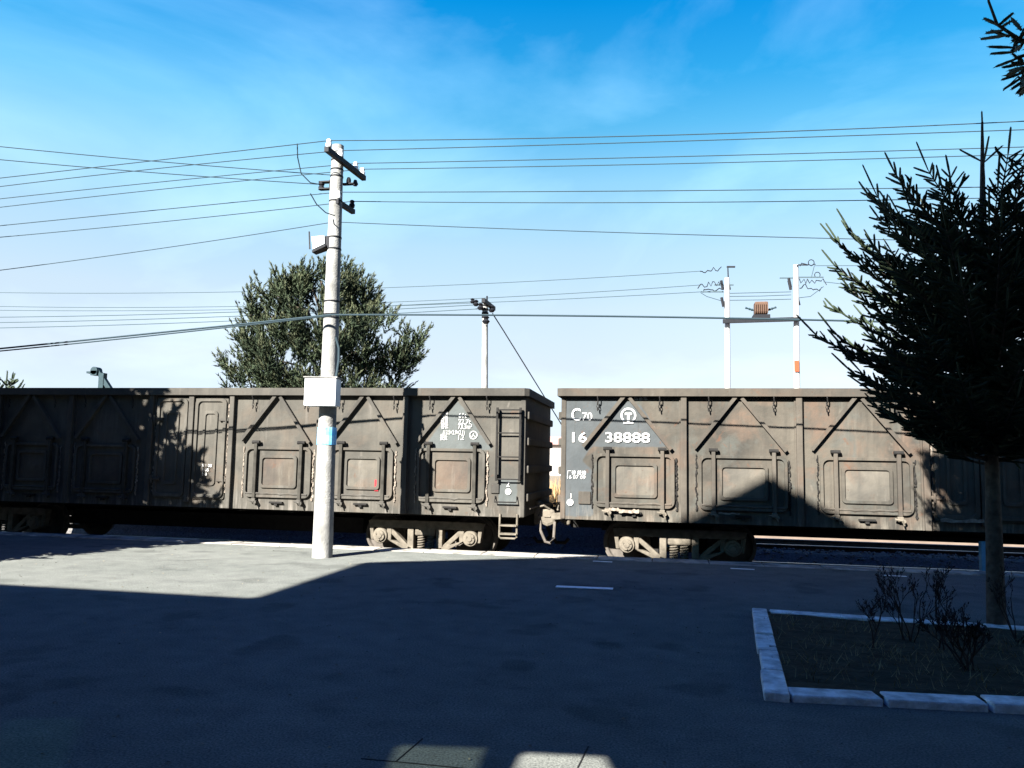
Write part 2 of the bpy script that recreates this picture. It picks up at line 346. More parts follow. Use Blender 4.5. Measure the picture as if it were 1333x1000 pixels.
# ballast: a lumpy bed with loose stones on it
bb = MB(); nx, ny = 220, 44; X0, X1, Y0, Y1 = -22, 14, EDGE_Y - .02, 24.5
def bed(x, y):
    a = min(abs(y - TRACK_Y), abs(y - TRACK_Y - 5.2)); h = -.50 + .0 * a
    if a < 1.6: h = -.475
    elif a < 2.4: h = -.475 - (a - 1.6) * .18
    else: h = -.62
    t_ = max(0, min(1, (1.9 - x) / 1.2)); h += (.26 + .76 * t_) * math.exp(-((y - 18.75) / .55) ** 2)
    return h + noise.noise((x * 3, y * 3, 0)) * .02 + noise.noise((x * 11, y * 11, 3)) * .015
for i in range(nx + 1):
    for j in range(ny + 1):
        x = X0 + (X1 - X0) * i / nx; y = Y0 + (Y1 - Y0) * j / ny
        bb.v.append((x, y, bed(x, y)))
for i in range(nx):
    for j in range(ny):
        a = i * (ny + 1) + j; bb.f.append((a, a + ny + 1, a + ny + 2, a + 1))
bb.add([(-60, EDGE_Y - .02, -.62), (60, EDGE_Y - .02, -.62), (60, 24.5, -.62), (-60, 24.5, -.62)], [(0, 1, 2, 3)])
kind(bb.build('ballast_bed', M_BALL), 'structure')
st = MB()
for i in range(7000):
    x = rng.uniform(-14, 8); y = rng.uniform(EDGE_Y + .05, 19.5) if rng.random() < .8 else rng.uniform(13.8, 15)
    r = rng.uniform(.018, .05); c = Vector((x, y, bed(x, y) + r * .3))
    vs = [c + Vector(d) * r * rng.uniform(.6, 1.25) for d in ((1, 0, 0), (-1, 0, 0), (0, 1, 0), (0, -1, 0), (0, 0, .8), (0, 0, -.8))]
    st.add(vs, [(0, 2, 4), (2, 1, 4), (1, 3, 4), (3, 0, 4), (2, 0, 5), (1, 2, 5), (3, 1, 5), (0, 3, 5)])
gs = st.build('gravel', M_STONE, fix=False); kind(gs, 'stuff'); gs['label'] = 'grey crushed stone ballast lying round the rails'
# a far platform of pale slabs catching the sun beyond the second track
fp = MB(); fp.box(1.5, 60, 24.5, 29.5, -.7, -.25); kind(fp.build('far_platform', mat('far_slab', (.18, .138, .11), .9, .2, 2)), 'structure')

# ------------------------------------------------------------------ wagons
def text_mesh(body, size, mat_, parent, name, origin, width=None, y=-.001, align='LEFT', bold=.0):
    cu = bpy.data.curves.new('tmp', 'FONT'); cu.body = body; cu.size = size; cu.align_x = align; cu.extrude = .0012; cu.offset = bold; cu.resolution_u = 3
    ob = bpy.data.objects.new('tmp', cu); S.collection.objects.link(ob)
    bpy.context.view_layer.update(); dg = bpy.context.evaluated_depsgraph_get()
    me = bpy.data.meshes.new_from_object(ob.evaluated_get(dg)); bpy.data.objects.remove(ob); bpy.data.curves.remove(cu)
    me.name = name
    if width and len(me.vertices):
        xs = [v.co.x for v in me.vertices]; w = max(xs) - min(xs); k_ = width / w
        for v in me.vertices: v.co.x = (v.co.x - min(xs)) * k_
    for v in me.vertices: v.co = Vector((v.co.x, -v.co.z, v.co.y))
    me.materials.clear(); me.materials.append(mat_)
    o = bpy.data.objects.new(name, me); S.collection.objects.link(o); o.parent = parent; o.location = (origin[0], y, origin[1]); return o

def make_bogie(parent, x, base):
    """three-piece cast bogie: four wheels on two axles, a truss side frame each side, springs, bolster"""
    b = bpy.data.objects.new('bogie', None); S.collection.objects.link(b); b.parent = parent; b.location = (x, 0, 0); b.empty_display_size = .2
    for ax in (-base, base):
        for s in (-1, 1):
            wprof = [(-.075, .20), (-.07, .40), (-.065, .445), (-.04, .447), (-.03, .425), (.062, .415), (.066, .37), (.03, .345), (.015, .2), (.035, .12), (.09, .11), (.09, .01)]
            MB().lathe((ax, s * .75, .42), (0, s, 0), wprof, 40).build('wheel', M_WHEEL, b, smooth=True)
        MB().lathe((ax, -.98, .42), (0, 1, 0), [(0, .07), (1.96, .07)], 12).build('axle', M_UNDER, b)
    for s in (-1, 1):
        y = s * 1.06; f = MB(); Z = .0
        y0, y1 = y - .09, y + .09
        # top chord with the pedestal over each axle, sloping tension legs, spring seat
        f.prism([(-base - .25, .70), (-base - .17, .72), (base + .17, .72), (base + .25, .70), (base + .22, .60), (base + .10, .57), (-base - .10, .57), (-base - .22, .60)], y0, y1)
        for q in (-1, 1):
            f.prism([(q * (base + .23), .62), (q * (base + .15), .62), (q * (base + .13), .34), (q * (base + .19), .34)], y0 + .01, y1 - .01)
            f.prism([(q * (base - .22), .62), (q * (base - .12), .62), (q * (base - .13), .36), (q * (base - .21), .30)], y0 + .01, y1 - .01)
            f.prism([(q * (base - .20), .58), (q * (base - .05), .60), (q * .30, .12), (q * .22, .16)], y0 + .02, y1 - .02)
            f.prism([(q * (base - .21), .31), (q * (base - .13), .37), (q * .24, .22), (q * .30, .12)], y0, y1)
            f.prism([(q * .34, .60), (q * .22, .60), (q * .22, .15), (q * .34, .15)], y0, y1)
        f.prism([(-.34, .10), (.34, .10), (.30, .19), (-.30, .19)], y0 - .02, y1 + .02)
        sf = f.build('side_frame', M_BOGIE, b, bevel=.012)
        for ax in (-base, base):
            cap = MB().lathe((ax, y - s * .12, .42), (0, s, 0), [(0, .15), (.2, .15), (.235, .135), (.24, .10), (.27, .095), (.275, .05), (.29, .045), (.291, .01)], 24)
            for q in range(3):
                aa = q * 2 * pi / 3 + .5; cap.lathe((ax + .07 * cos(aa), y + s * .14, .42 + .07 * sin(aa)), (0, s, 0), [(0, .018), (.03, .018)], 6)
            cap.build('axle_box', M_BOGIE, sf, smooth=True)
        for sx in (-.12, .06):
            sp = MB(); pts = [(sx + .03 + .062 * cos(u * .5), y + .062 * sin(u * .5), .20 + u * .0036) for u in range(int(4 * pi * 5.2))]
            sp.tube(pts, .017, 6); sp.build('spring', M_BOGIE, sf, smooth=True)
    MB().box(-.2, .2, -1.15, 1.15, .44, .60, .03).build('bolster', M_BOGIE, b)
    br = MB(); 
    for q in (-1, 1): br.beam((q * .42, -.75, .36), (q * .42, .75, .36), .1, .14); br.box(q * .42 - .06, q * .42 + .06, -.83, -.67, .27, .52)
    br.build('brake_beam', M_UNDER, b)
    return b

def rounded(x0, x1, z0, z1, r, n=5):
    out = []
    for cx, cz, a0 in ((x1 - r, z1 - r, 0), (x0 + r, z1 - r, 90), (x0 + r, z0 + r, 180), (x1 - r, z0 + r, 270)):
        for i in range(n + 1):
            a = R(a0 + 90 * i / n); out.append((cx + r * cos(a), cz + r * sin(a)))
    return out
def ring(mb, outer, inner, y0, y1):
    n = len(outer); vs = []
    for y in (y0, y1): vs += [(x, y, z) for x, z in outer] + [(x, y, z) for x, z in inner]
    fs = []
    for i in range(n):
        j = (i + 1) % n
        fs += [(i, j, n + j, n + i), (2 * n + i, 3 * n + i, 3 * n + j, 2 * n + j), (i, 2 * n + i, 2 * n + j, j), (n + i, n + j, 3 * n + j, 3 * n + i)]
    mb.add(vs, fs)

YF = -1.6                         # near wall face in a wagon's own coordinates
ZS, ZC, ZT = .87, 3.03, 3.17      # sill bottom, underside of top chord, top (above the rail)
def lumps(r_, x, z0, z1, w=.04):
    """dried coal slurry crusted down a door seam"""
    m = MB(); z = z0
    while z < z1:
        h = r_.uniform(.02, .07); rr = r_.uniform(.3, 1) * w * .6
        c = Vector((x + r_.uniform(-.012, .012), YF - .008, z))
        vs = [c + Vector((rr * cos(a) * r_.uniform(.6, 1.2), -r_.uniform(.004, .02) if q else .0, h * .7 * sin(a))) for q in (0, 1) for a in [i * pi / 3 for i in range(6)]]
        m.add(vs, [(6, 7, 8, 9, 10, 11)] + [(i, (i + 1) % 6, (i + 1) % 6 + 6, i + 6) for i in range(6)]); z += h * .9
    return m

def drop_door(parent, x0, x1, z0, z1, body, trim, r_, seam_mat, style):
    """a drop door low in the side: pressed panel in a raised frame, two hinge straps, latches below"""
    d = MB()
    m = .05
    ring(d, rounded(x0, x1, z0, z1, .12), rounded(x0 + m, x1 - m, z0 + m, z1 - m, .09), YF - .055, YF + .002)
    d.prism(rounded(x0 + m - .006, x1 - m + .006, z0 + m - .006, z1 - m + .006, .085), YF - .012, YF + .001)
    w = x1 - x0; cx0, cx1 = x0 + w * .27, x1 - w * .25; cz0, cz1 = z0 + (z1 - z0) * .24, z1 - (z1 - z0) * .22
    ring(d, rounded(cx0 - .05, cx1 + .05, cz0 - .05, cz1 + .05, .06), rounded(cx0, cx1, cz0, cz1, .05), YF - .045, YF - .010)
    # dented middle sheet
    g_ = 8; vs = []; fs = []
    for i in range(g_ + 1):
        for j in range(g_ + 1):
            u, v_ = i / g_, j / g_; e = min(u, 1 - u, v_, 1 - v_) * 4
            vs.append((cx0 + (cx1 - cx0) * u, YF - .014 - min(e, 1) * (.022 * noise.noise((x0 * 9 + u * 3, v_ * 3, 2)) + .008), cz0 + (cz1 - cz0) * v_))
    for i in range(g_):
        for j in range(g_): a = i * (g_ + 1) + j; fs.append((a, a + g_ + 1, a + g_ + 2, a + 1))
    o = d.build('drop_door', body, parent, bevel=.006)
    MB().add(vs, fs).build('door_panel', r_.choice((M_PANA, M_PANB, body, M_PANA)), o, smooth=True)
    for sx in (x0 + w * .17, x1 - w * .15):
        s_ = MB(); s_.box(sx - .032, sx + .032, YF - .085, YF - .012, z0 - .02, z1 + .06, .008)
        s_.build('hinge_strap', trim if style else M_STRAP, o)
        h = MB(); h.lathe((sx - .075, YF - .06, z1 + .085), (1, 0, 0), [(0, .034), (.15, .034)], 10); h.box(sx - .05, sx + .05, YF - .05, YF, z1 + .06, z1 + .115); h.build('hinge', M_UNDER, o)
        l = MB(); l.box(sx - .045, sx + .045, YF - .09, YF, z0 - .10, z0 - .02, .01); l.tube([(sx - .09, YF - .08, z0 - .06), (sx + .02, YF - .1, z0 - .08), (sx + .05, YF - .08, z0 - .16)], .016, 6)
        l.lathe((sx + .04, YF - .1, z0 - .09), (0, 1, 0), [(0, .035), (.08, .035)], 8); l.build('latch', M_BOGIE if style else trim, o)
    sl = MB(); sl.box((x0 + x1) / 2 - .13, (x0 + x1) / 2 + .13, YF - .06, YF, z0 - .105, z0 - .075); sl.box((x0 + x1) / 2 - .03, (x0 + x1) / 2 + .03, YF - .05, YF, z0 - .15, z0 - .10)
    sl.build('stop_block', M_UNDER, o)
    lumps(r_, x1 + .035, z0 - .02, z1 - .05).build('crusted_seam', seam_mat, o)
    lumps(r_, x0 - .035, z0, z1, .03).build('crusted_seam', seam_mat, o)
    # pressed beading along the bottom, bent by use
    MB().tube([(x0 + .05 + (x1 - x0 - .1) * i / 14, YF - .045 + .008 * sin(i * 2.1), z0 + .07 + .018 * noise.noise((i * .7, x0, 1))) for i in range(15)], .022, 6).build('bead', trim, o, smooth=True)
    return o

def brace(parent, p, q, trim):
    m = MB(); d = Vector((q[0] - p[0], 0, q[1] - p[1])).normalized(); nrm = Vector((-d.z, 0, d.x)) * .026
    m.beam((p[0], YF - .038, p[1]), (q[0], YF - .038, q[1]), .012, .070, (0, 1, 0))                       # web
    sg = 1 if nrm.x < 0 else -1
    o_ = nrm * sg; m.beam((p[0] + o_.x, YF - .078, p[1] + o_.z), (q[0] + o_.x, YF - .078, q[1] + o_.z), .060, .010, (0, 1, 0))   # outer flange
    return m.build('diagonal_brace', trim, parent)

def sdist(poly, x, z):
    """distance inside a polygon, negative outside"""
    inside = False; dmin = 9.0
    for (x0, z0), (x1, z1) in zip(poly, poly[1:] + poly[:1]):
        if (z0 > z) != (z1 > z) and x < (x1 - x0) * (z - z0) / (z1 - z0) + x0: inside = not inside
        t_ = max(0, min(1, ((x - x0) * (x1 - x0) + (z - z0) * (z1 - z0)) / max(1e-9, (x1 - x0) ** 2 + (z1 - z0) ** 2)))
        dmin = min(dmin, hypot(x - x0 - t_ * (x1 - x0), z - z0 - t_ * (z1 - z0)))
    return dmin if inside else -dmin

def wagon(name, label, cx, half, posts, bays, door, body, trim, seed, bogie_x, base, gear=.62, fields=()):
    r_ = random.Random(seed)
    w = thing(name, (cx, TRACK_Y, RAIL_Z), label, 'freight wagon', None)
    # near side sheet: slightly buckled plate
    sw = MB(); nx_, nz_ = 340, 48
    for i in range(nx_ + 1):
        for j in range(nz_ + 1):
            x = -half + 2 * half * i / nx_; z = ZS + (ZC + .02 - ZS) * j / nz_
            e = min(1, j / 8, (nz_ - j) / 8)
            sw.v.append((x, YF - e * (.009 * noise.noise((x * 1.3, z * 1.6, seed)) + .005 * noise.noise((x * 4, z * 4, seed))), z))
    for i in range(nx_):
        for j in range(nz_): a = i * (nz_ + 1) + j; sw.f.append((a, a + nz_ + 1, a + nz_ + 2, a + 1))
    sw.box(-half, half, YF + .02, YF + .05, ZS, ZC)
    o = sw.build('side_wall', body, w, smooth=True, fix=False)
    pa_ = o.data.attributes.new('paint', 'FLOAT', 'POINT')
    for i, v in enumerate(o.data.vertices): pa_.data[i].value = max([0.0] + [max(0, min(1, .5 + sdist(f_, v.co.x, v.co.z) / .09)) for f_ in fields if abs(v.co.x - f_[0][0]) < 2.5])
    MB().box(-half, half, 1.55, 1.6, ZS, ZC).build('side_wall', body, w)
    for s in (-1, 1):
        e = MB(); e.box(s * half - .03, s * half + .03, -1.57, 1.57, ZS + .01, ZC + .01)
        for z in (1.15, 1.65, 2.15, 2.62): e.box(min(s * half, s * (half + .09)), max(s * half, s * (half + .09)), -1.55, 1.55, z, z + .14, .02)
        e.build('end_wall', body, w)
        c = MB(); c.box(min(s * (half - .06), s * (half + .035)), max(s * (half - .06), s * (half + .035)), YF - .015, YF + .06, ZS, ZC + .01, .02); c.build('corner_post', trim, w)
    tcd = MB()
    oc = [(-half - .1, -1.68), (-half - .02, -1.72), (half + .02, -1.72), (half + .1, -1.64), (half + .1, 1.7), (-half - .1, 1.7)]
    ic = [(-half + .04, -1.56), (-half + .045, -1.555), (half - .045, -1.555), (half - .04, -1.55), (half - .04, 1.56), (-half + .04, 1.56)]
    n = len(oc); vs = []
    for z in (ZC, ZT): vs += [(x, y, z) for x, y in oc] + [(x, y, z) for x, y in ic]
    fs = []
    for i in range(n):
        j = (i + 1) % n
        fs += [(i, j, n + j, n + i), (2 * n + i, 3 * n + i, 3 * n + j, 2 * n + j), (i, 2 * n + i, 2 * n + j, j), (n + i, n + j, 3 * n + j, 3 * n + i)]
    tcd.add(vs, fs); tcd.build('top_chord', trim, w, bevel=.03)
    MB().box(-half + .05, half - .05, -1.54, 1.54, ZS + .18, ZS + .22).build('wagon_floor', M_UNDER, w)
    u = MB(); u.box(-half, half, -.22, .22, .62, ZS + .15); u.box(-bogie_x + 1.4, bogie_x - 1.4, -.7, .5, gear, .70)
    for i in range(13): xx = -half + .3 + i * (2 * half - .6) / 12; u.box(xx - .06, xx + .06, -1.5, 1.5, ZS - .05, ZS + .16)
    u.box(-half + .02, half - .02, -1.5, -1.42, ZS - .03, ZS + .17)
    u.build('underframe', M_UNDER, w)
    for x in posts:
        pm = MB(); pm.prism([(0, 0)] * 0 or [(x - .075, ZS), (x + .075, ZS), (x + .075, ZC + .005), (x - .075, ZC + .005)], YF - .022, YF + .01)
        pm.box(x - .05, x + .05, YF - .085, YF - .02, ZS + .0, ZC + .003, .012); pm.build('side_post', trim, w)
    for (a, pk, b_, dx0, dx1, dz0, dz1) in bays:
        brace(w, (pk - .04, ZC - .01), (a, dz1 + .10), trim); brace(w, (pk + .05, ZC - .01), (b_, dz1 + .10), trim)
        drop_door(w, dx0, dx1, dz0, dz1, body, trim, r_, M_CHALK if seed == 1 else M_UNDER, seed == 2)
        for hx in (pk - .52, pk + .55):
            hk = MB(); hk.tube([(hx, YF - .1, ZC + .04), (hx, YF - .12, ZC - .02), (hx + .01, YF - .09, ZC - .10)], .010, 5)
            for q in range(3):
                zc = ZC - .12 - q * .055; hk.tube([(hx + .018 * cos(t_) * (1 if q % 2 else .4), YF - .07 + .012 * sin(t_), zc + .03 * sin(t_)) for t_ in [i * pi / 4 for i in range(9)]], .007, 4)
            hk.build('tie_hook', M_UNDER, w)
    # pair of tall side doors in the middle
    for s in (-1, 1):
        x0, x1 = (-door + .10, -.06) if s < 0 else (.06, door - .10)
        d = MB(); d.prism(rounded(x0, x1, ZS + .16, ZC - .03, .05), YF - .03, YF + .003)
        ring(d, rounded(x0 + .02, x1 - .02, ZS + .19, ZC - .06, .10), rounded(x0 + .085, x1 - .085, ZS + .26, ZC - .12, .08), YF - .062, YF - .027)
        ring(d, rounded(x0 + .20, x1 - .20, ZS + .42, ZC - .30, .07), rounded(x0 + .25, x1 - .25, ZS + .48, ZC - .36, .05), YF - .055, YF - .027)
        do = d.build('side_door', body, w, bevel=.008)
        for z in (ZS + .5, ZC - .5):
            h = MB(); h.box(min(x0, x1) + (-.05 if s < 0 else (x1 - x0) - .16), min(x0, x1) + (.16 if s < 0 else (x1 - x0) + .05), YF - .085, YF - .02, z, z + .06, .01)
            h.tube([((x0 if s < 0 else x1), YF - .08, z - .05), ((x0 if s < 0 else x1), YF - .1, z + .1)], .02, 8); h.build('hinge', trim, do)
        lumps(r_, x0 if s < 0 else x1, ZS + .3, ZC - .2, .05).build('crusted_seam', M_CHALK, do)
    pm = MB(); pm.box(-.055, .055, YF - .075, YF, ZS + .1, ZC, .01); pm.build('door_bar', trim, w)
    # bogies, one side of each wheel set built, the other copied
    b1 = make_bogie(w, bogie_x, base); b2 = copy_tree(b1, w); b2.location.x = -bogie_x
    # couplers, draft gear and air hoses at both ends
    for s in (-1, 1):
        c = MB(); e = s * half
        c.box(min(e, e + s * .42), max(e, e + s * .42), -.12, .12, .78, .98, .03)
        c.prism([(e + s * .40, .70), (e + s * .62, .72), (e + s * .70, .80), (e + s * .70, .98), (e + s * .60, 1.06), (e + s * .40, 1.04)], -.18, .18)
        c.box(min(e, e + s * .12), max(e, e + s * .12), -.35, .35, .66, 1.1, .03)
        cp = c.build('coupler', M_BOGIE, w, bevel=.02)
        kn = MB(); kn.lathe((e + s * .60, -.12 * s, .68), (0, 0, 1), [(0, .09), (.42, .09)], 12); kn.build('knuckle', M_BOGIE, cp)
        h = MB(); h.tube([(e + s * .12, -.45, .86), (e + s * .26, -.47, .72), (e + s * .34, -.46, .50), (e + s * .46, -.44, .34), (e + s * .62, -.40, .34), (e + s * .69, -.38, .42)], .034, 8)
        h.build('air_hose', M_UNDER, cp, smooth=True)
        rod = MB(); rod.tube([(e + s * .1, -1.45, 1.02), (e + s * .2, -.5, 1.05), (e + s * .5, -.15, 1.08)], .016, 6); rod.build('uncoupling_rod', M_BOGIE, w)
    return w, r_

def X(px, py=560): return at(px, py, WALL_Y).x
def Z(px, py): return at(px, py, WALL_Y).z - RAIL_Z
# ---- the grey wagon on the left
c1 = X(250); h1 = X(682) - c1
posts1 = []
for px in (303, 417, 529):
    d = X(px) - c1; posts1 += [d, -d]
def bay(c, a, pk, b_, d0, d1, z0=(600, 650), z1=(600, 583)):
    return (X(a) - c, X(pk) - c, X(b_) - c, X(d0) - c, X(d1) - c, Z(*z0), Z(*z1))
bays1 = [bay(c1, 318, 363, 406, 322, 408, (365, 648), (365, 582)), bay(c1, 431, 477, 519, 433, 514, (475, 650), (475, 583)), bay(c1, 546, 596, 640, 545, 633, (590, 654), (590, 584))]
left1 = [(-b, -pk, -a, -d1, -d0, z0, z1) for a, pk, b, d0, d1, z0, z1 in bays1]
lad = lambda px, py: (X(px, py) - c1, Z(px, py))
field1 = [[lad(596, 522), lad(642, 586), lad(549, 586)], [lad(649, 657), lad(673, 657), lad(673, 624), lad(649, 624)]]
wag1, rr1 = wagon('coal_wagon', 'grey brown open coal wagon on the left behind the concrete pole, ladder at its corner', c1, h1, posts1, bays1 + left1, X(303) - c1, M_W1, M_W1B, 1, (X(478, 690) + X(597, 690)) / 2 - c1 + .1, .875, .40, field1)
l = MB()
lx0, lx1 = lad(648, 580)[0], lad(678, 580)[0]
for x in (lx0, lx1): l.box(x - .018, x + .018, YF - .11, YF - .07, lad(648, 626)[1], lad(648, 531)[1]); l.box(x - .02, x + .02, YF - .1, YF, lad(648, 540)[1] - .03, lad(648, 540)[1] + .03); l.box(x - .02, x + .02, YF - .1, YF, lad(648, 620)[1] - .03, lad(648, 620)[1] + .03)
for py in (534, 564, 595, 624): zz = lad(663, py)[1]; l.tube([(lx0, YF - .09, zz), (lx1, YF - .09, zz)], .013, 6)
l.build('ladder', M_UNDER, wag1)
s_ = MB(); a = lad(651, 676); b = lad(673, 701)
s_.tube([(a[0], YF - .02, a[1] + .1), (a[0], YF - .05, b[1] + .02), (a[0] + .03, YF - .05, b[1]), (b[0] - .03, YF - .05, b[1]), (b[0], YF - .05, b[1] + .02), (b[0], YF - .02, a[1] + .1)], .018, 6)
for py in (684, 695): zz = Z(660, py); s_.box(a[0], b[0], YF - .1, YF + .1, zz - .012, zz + .012)
s_.build('foot_step', M_BOGIE, wag1)
gb = MB(); a = lad(645, 646); b = lad(673, 654); gb.tube([(a[0], YF - .01, a[1]), (a[0], YF - .08, b[1]), (b[0], YF - .08, b[1]), (b[0], YF - .01, a[1])], .014, 6); gb.build('grab_rail', M_UNDER, wag1)
a = lad(639, 642); b = lad(650, 629); MB().box(a[0], b[0], YF - .03, YF, a[1], b[1], .008).build('card_holder', M_W1B, wag1)
# dark painted triangle with the load data
yl = YF - .017
for t_, px, py, wpx in (('载重', 574.5, 543.5, 9), ('61t', 597.5, 544, 10), ('自重', 574.5, 551, 9), ('22.7t', 597, 552, 16), ('容积', 574.5, 557.5, 9), ('73.3m³', 596.5, 558.5, 18), ('(12.5×2.9×2.1)', 577, 565.5, 28), ('换长', 573.5, 572.5, 9), ('1.2', 597, 572.5, 7)):
    a = lad(px, py); text_mesh(t_, .125 if len(t_) < 9 else .11, M_WHITE, wag1, 'lettering', a, (X(px + wpx) - X(px)), yl)
rg = MB(); a = lad(616.5, 566.5); ring(rg, [(a[0] + .075 * cos(i * pi / 12), a[1] + .075 * sin(i * pi / 12)) for i in range(24)], [(a[0] + .06 * cos(i * pi / 12), a[1] + .06 * sin(i * pi / 12)) for i in range(24)], yl - .001, yl + .004)
rg.build('round_mark', M_WHITE, wag1); text_mesh('人', .08, M_WHITE, wag1, 'lettering', (a[0] - .04, a[1] - .03), None, yl)
a = lad(659, 633.5); text_mesh('2', .13, M_WHITE, wag1, 'lettering', a, None, YF - .016)
a = lad(661.8, 640); MB().lathe((a[0], YF - .010, a[1]), (0, -1, 0), [(0, .055), (.006, .055)], 20).build('round_mark', M_WHITE, wag1)
for t_, py in (('5 1.08', 608), ('1 05', 613.5), ('1 8', 619)):
    text_mesh(t_, .085, M_WHITE, wag1, 'lettering', lad(265, py), None, YF - .064)
MB().box(lad(512, 1)[0] - .03, lad(516, 1)[0] - .02, YF - .025, YF, Z(512, 640), Z(512, 625)).build('red_tag', mat('red_paint', (.35, .03, .04), .8), wag1)

# ---- the tan wagon on the right
p0, p1, p2, p3 = X(733), X(890), X(1040), X(1203)
c2 = p3 + .86; h2 = c2 - p0
posts2 = []
for q in (p1, p2, p3): posts2 += [q - c2, c2 - q]
def bay2(a, pk, b_, d0, d1): return (X(a) - c2, X(pk) - c2, X(b_) - c2, X(d0) - c2, X(d1) - c2, Z(820, 661), Z(820, 591))
bays2 = [bay2(761, 817, 875, 774, 878), bay2(905, 963, 1024, 909, 1024), bay2(1057, 1119, 1184, 1066, 1186)]
left2 = [(-b, -pk, -a, -d1, -d0, z0, z1) for a, pk, b, d0, d1, z0, z1 in bays2]
w2 = lambda px, py: (X(px, py) - c2, Z(px, py))
field2 = [[w2(735, 672), w2(772, 672), w2(771, 612), w2(757, 600), w2(790, 552), w2(806, 518), w2(770, 515), w2(735, 517)], [w2(770, 582), w2(870, 582), w2(850, 552), w2(834, 528), w2(820, 522), w2(806, 526), w2(795, 550)]]
wag2, rr2 = wagon('coal_wagon', 'tan weathered open coal wagon numbered 16 38888, on the right half behind the spruce', c2, h2, posts2, bays2 + left2, .86, M_W2, M_W2B, 2, X(814, 700) - c2 + .92, .915, .62, field2)
wag1['group'] = wag2['group'] = 'coal wagons coupled in the train'
yl2 = YF - .017
text_mesh('C', .31, M_WHITE, wag2, 'lettering', w2(744, 547.5), X(756) - X(744), yl2, bold=.002)
text_mesh('70', .20, M_WHITE, wag2, 'lettering', w2(758, 547.3), X(771) - X(758), yl2, bold=.001)
text_mesh('16', .245, M_WHITE, wag2, 'lettering', w2(745, 575.5), X(764) - X(745), yl2, bold=.003)
text_mesh('38888', .245, M_WHITE, wag2, 'lettering', w2(788, 575.5), X(846) - X(788), yl2, bold=.003)
text_mesh('厂修 段修', .085, M_WHITE, wag2, 'lettering', w2(738.5, 617.5), X(763) - X(738.5), yl2)
text_mesh('16 07 09', .085, M_WHITE, wag2, 'lettering', w2(738.5, 623), X(762) - X(738.5), yl2)
text_mesh('1', .12, M_WHITE, wag2, 'lettering', w2(741, 648.5), None, yl2, bold=.001)
a = w2(742.3, 654); MB().lathe((a[0], YF - .018, a[1]), (0, -1, 0), [(0, .058), (.006, .058)], 20).build('round_mark', M_WHITE, wag2)
text_mesh('自备车', .07, M_WHITE, wag2, 'lettering', w2(826, 521), X(843) - X(826), YF - .014)
# railway emblem: open ring above a rail section
em = MB(); a = w2(818, 541); ro, ri = .135, .105
n = 22; arc = [R(-52 + 284 * i / n) for i in range(n + 1)]
for i in range(n):
    p_ = [(a[0] + ro * cos(arc[i]), a[1] + ro * sin(arc[i])), (a[0] + ro * cos(arc[i + 1]), a[1] + ro * sin(arc[i + 1])), (a[0] + ri * cos(arc[i + 1]), a[1] + ri * sin(arc[i + 1])), (a[0] + ri * cos(arc[i]), a[1] + ri * sin(arc[i]))]
    em.prism(p_, yl2 - .001, yl2 + .004)
for q in ([(-.06, .045), (.06, .045), (.06, .008), (-.06, .008)], [(-.018, .009), (.018, .009), (.022, -.12), (-.022, -.12)], [(-.085, -.119), (.085, -.119), (.085, -.145), (-.085, -.145)]):
    em.prism([(a[0] + x_, a[1] + z_) for x_, z_ in q], yl2 - .0015, yl2 + .003)
em.build('railway_emblem', M_WHITE, wag2)
a = w2(753, 656); b = w2(769, 640); MB().box(a[0], b[0], YF - .03, YF, a[1], b[1], .01).build('card_holder', M_W2B, wag2)
cg = MB(); q0 = (-h2 - .33, -1.12, .86)
cg.lathe(q0, (0, 1, 0), [(0, .12), (.02, .17), (.10, .17), (.12, .12)], 8)
cg.box(q0[0] - .06, q0[0] + .06, q0[1] - .02, q0[1] + .02, .855, .885)
cg.beam((q0[0], q0[1] + .06, .86), (-h2, -1.1, .9), .1, .12)
cg.tube([(q0[0] + .04, q0[1] + .02, 1.0), (q0[0] - .06, q0[1] - .05, 1.07), (q0[0] - .16, q0[1] - .02, 1.04)], .022, 6)
cgo = cg.build('coupler_guard', M_BOGIE, wag2, bevel=.012)
MB().tube([(q0[0] - .13, q0[1], .80), (q0[0] - .12, q0[1] - .03, .62), (q0[0] - .02, q0[1] - .06, .42), (q0[0] + .07, q0[1] - .06, .40), (q0[0] + .13, q0[1] - .05, .5), (q0[0] + .14, q0[1], .78)], .028, 8).build('hose_loop', M_WHEEL, cgo, smooth=True)
# snow-pale patches of lime dust along the sill
for x0, x1, y0, y1 in ((793, 806, 661, 664.5), (806, 832, 663, 667.5), (1222, 1278, 676, 679.5), (935, 962, 667, 669)):
    a = w2(x0, y1); b = w2(x1, y0); zz = rr2
    MB().prism([(a[0] + (b[0] - a[0]) * i / 8, a[1] + rr2.uniform(-.006, .015)) for i in range(9)] + [(a[0] + (b[0] - a[0]) * i / 8, b[1] + rr2.uniform(-.02, .012)) for i in range(8, -1, -1)], YF - .10, YF - .085).build('lime_dust', M_CHALK, wag2)

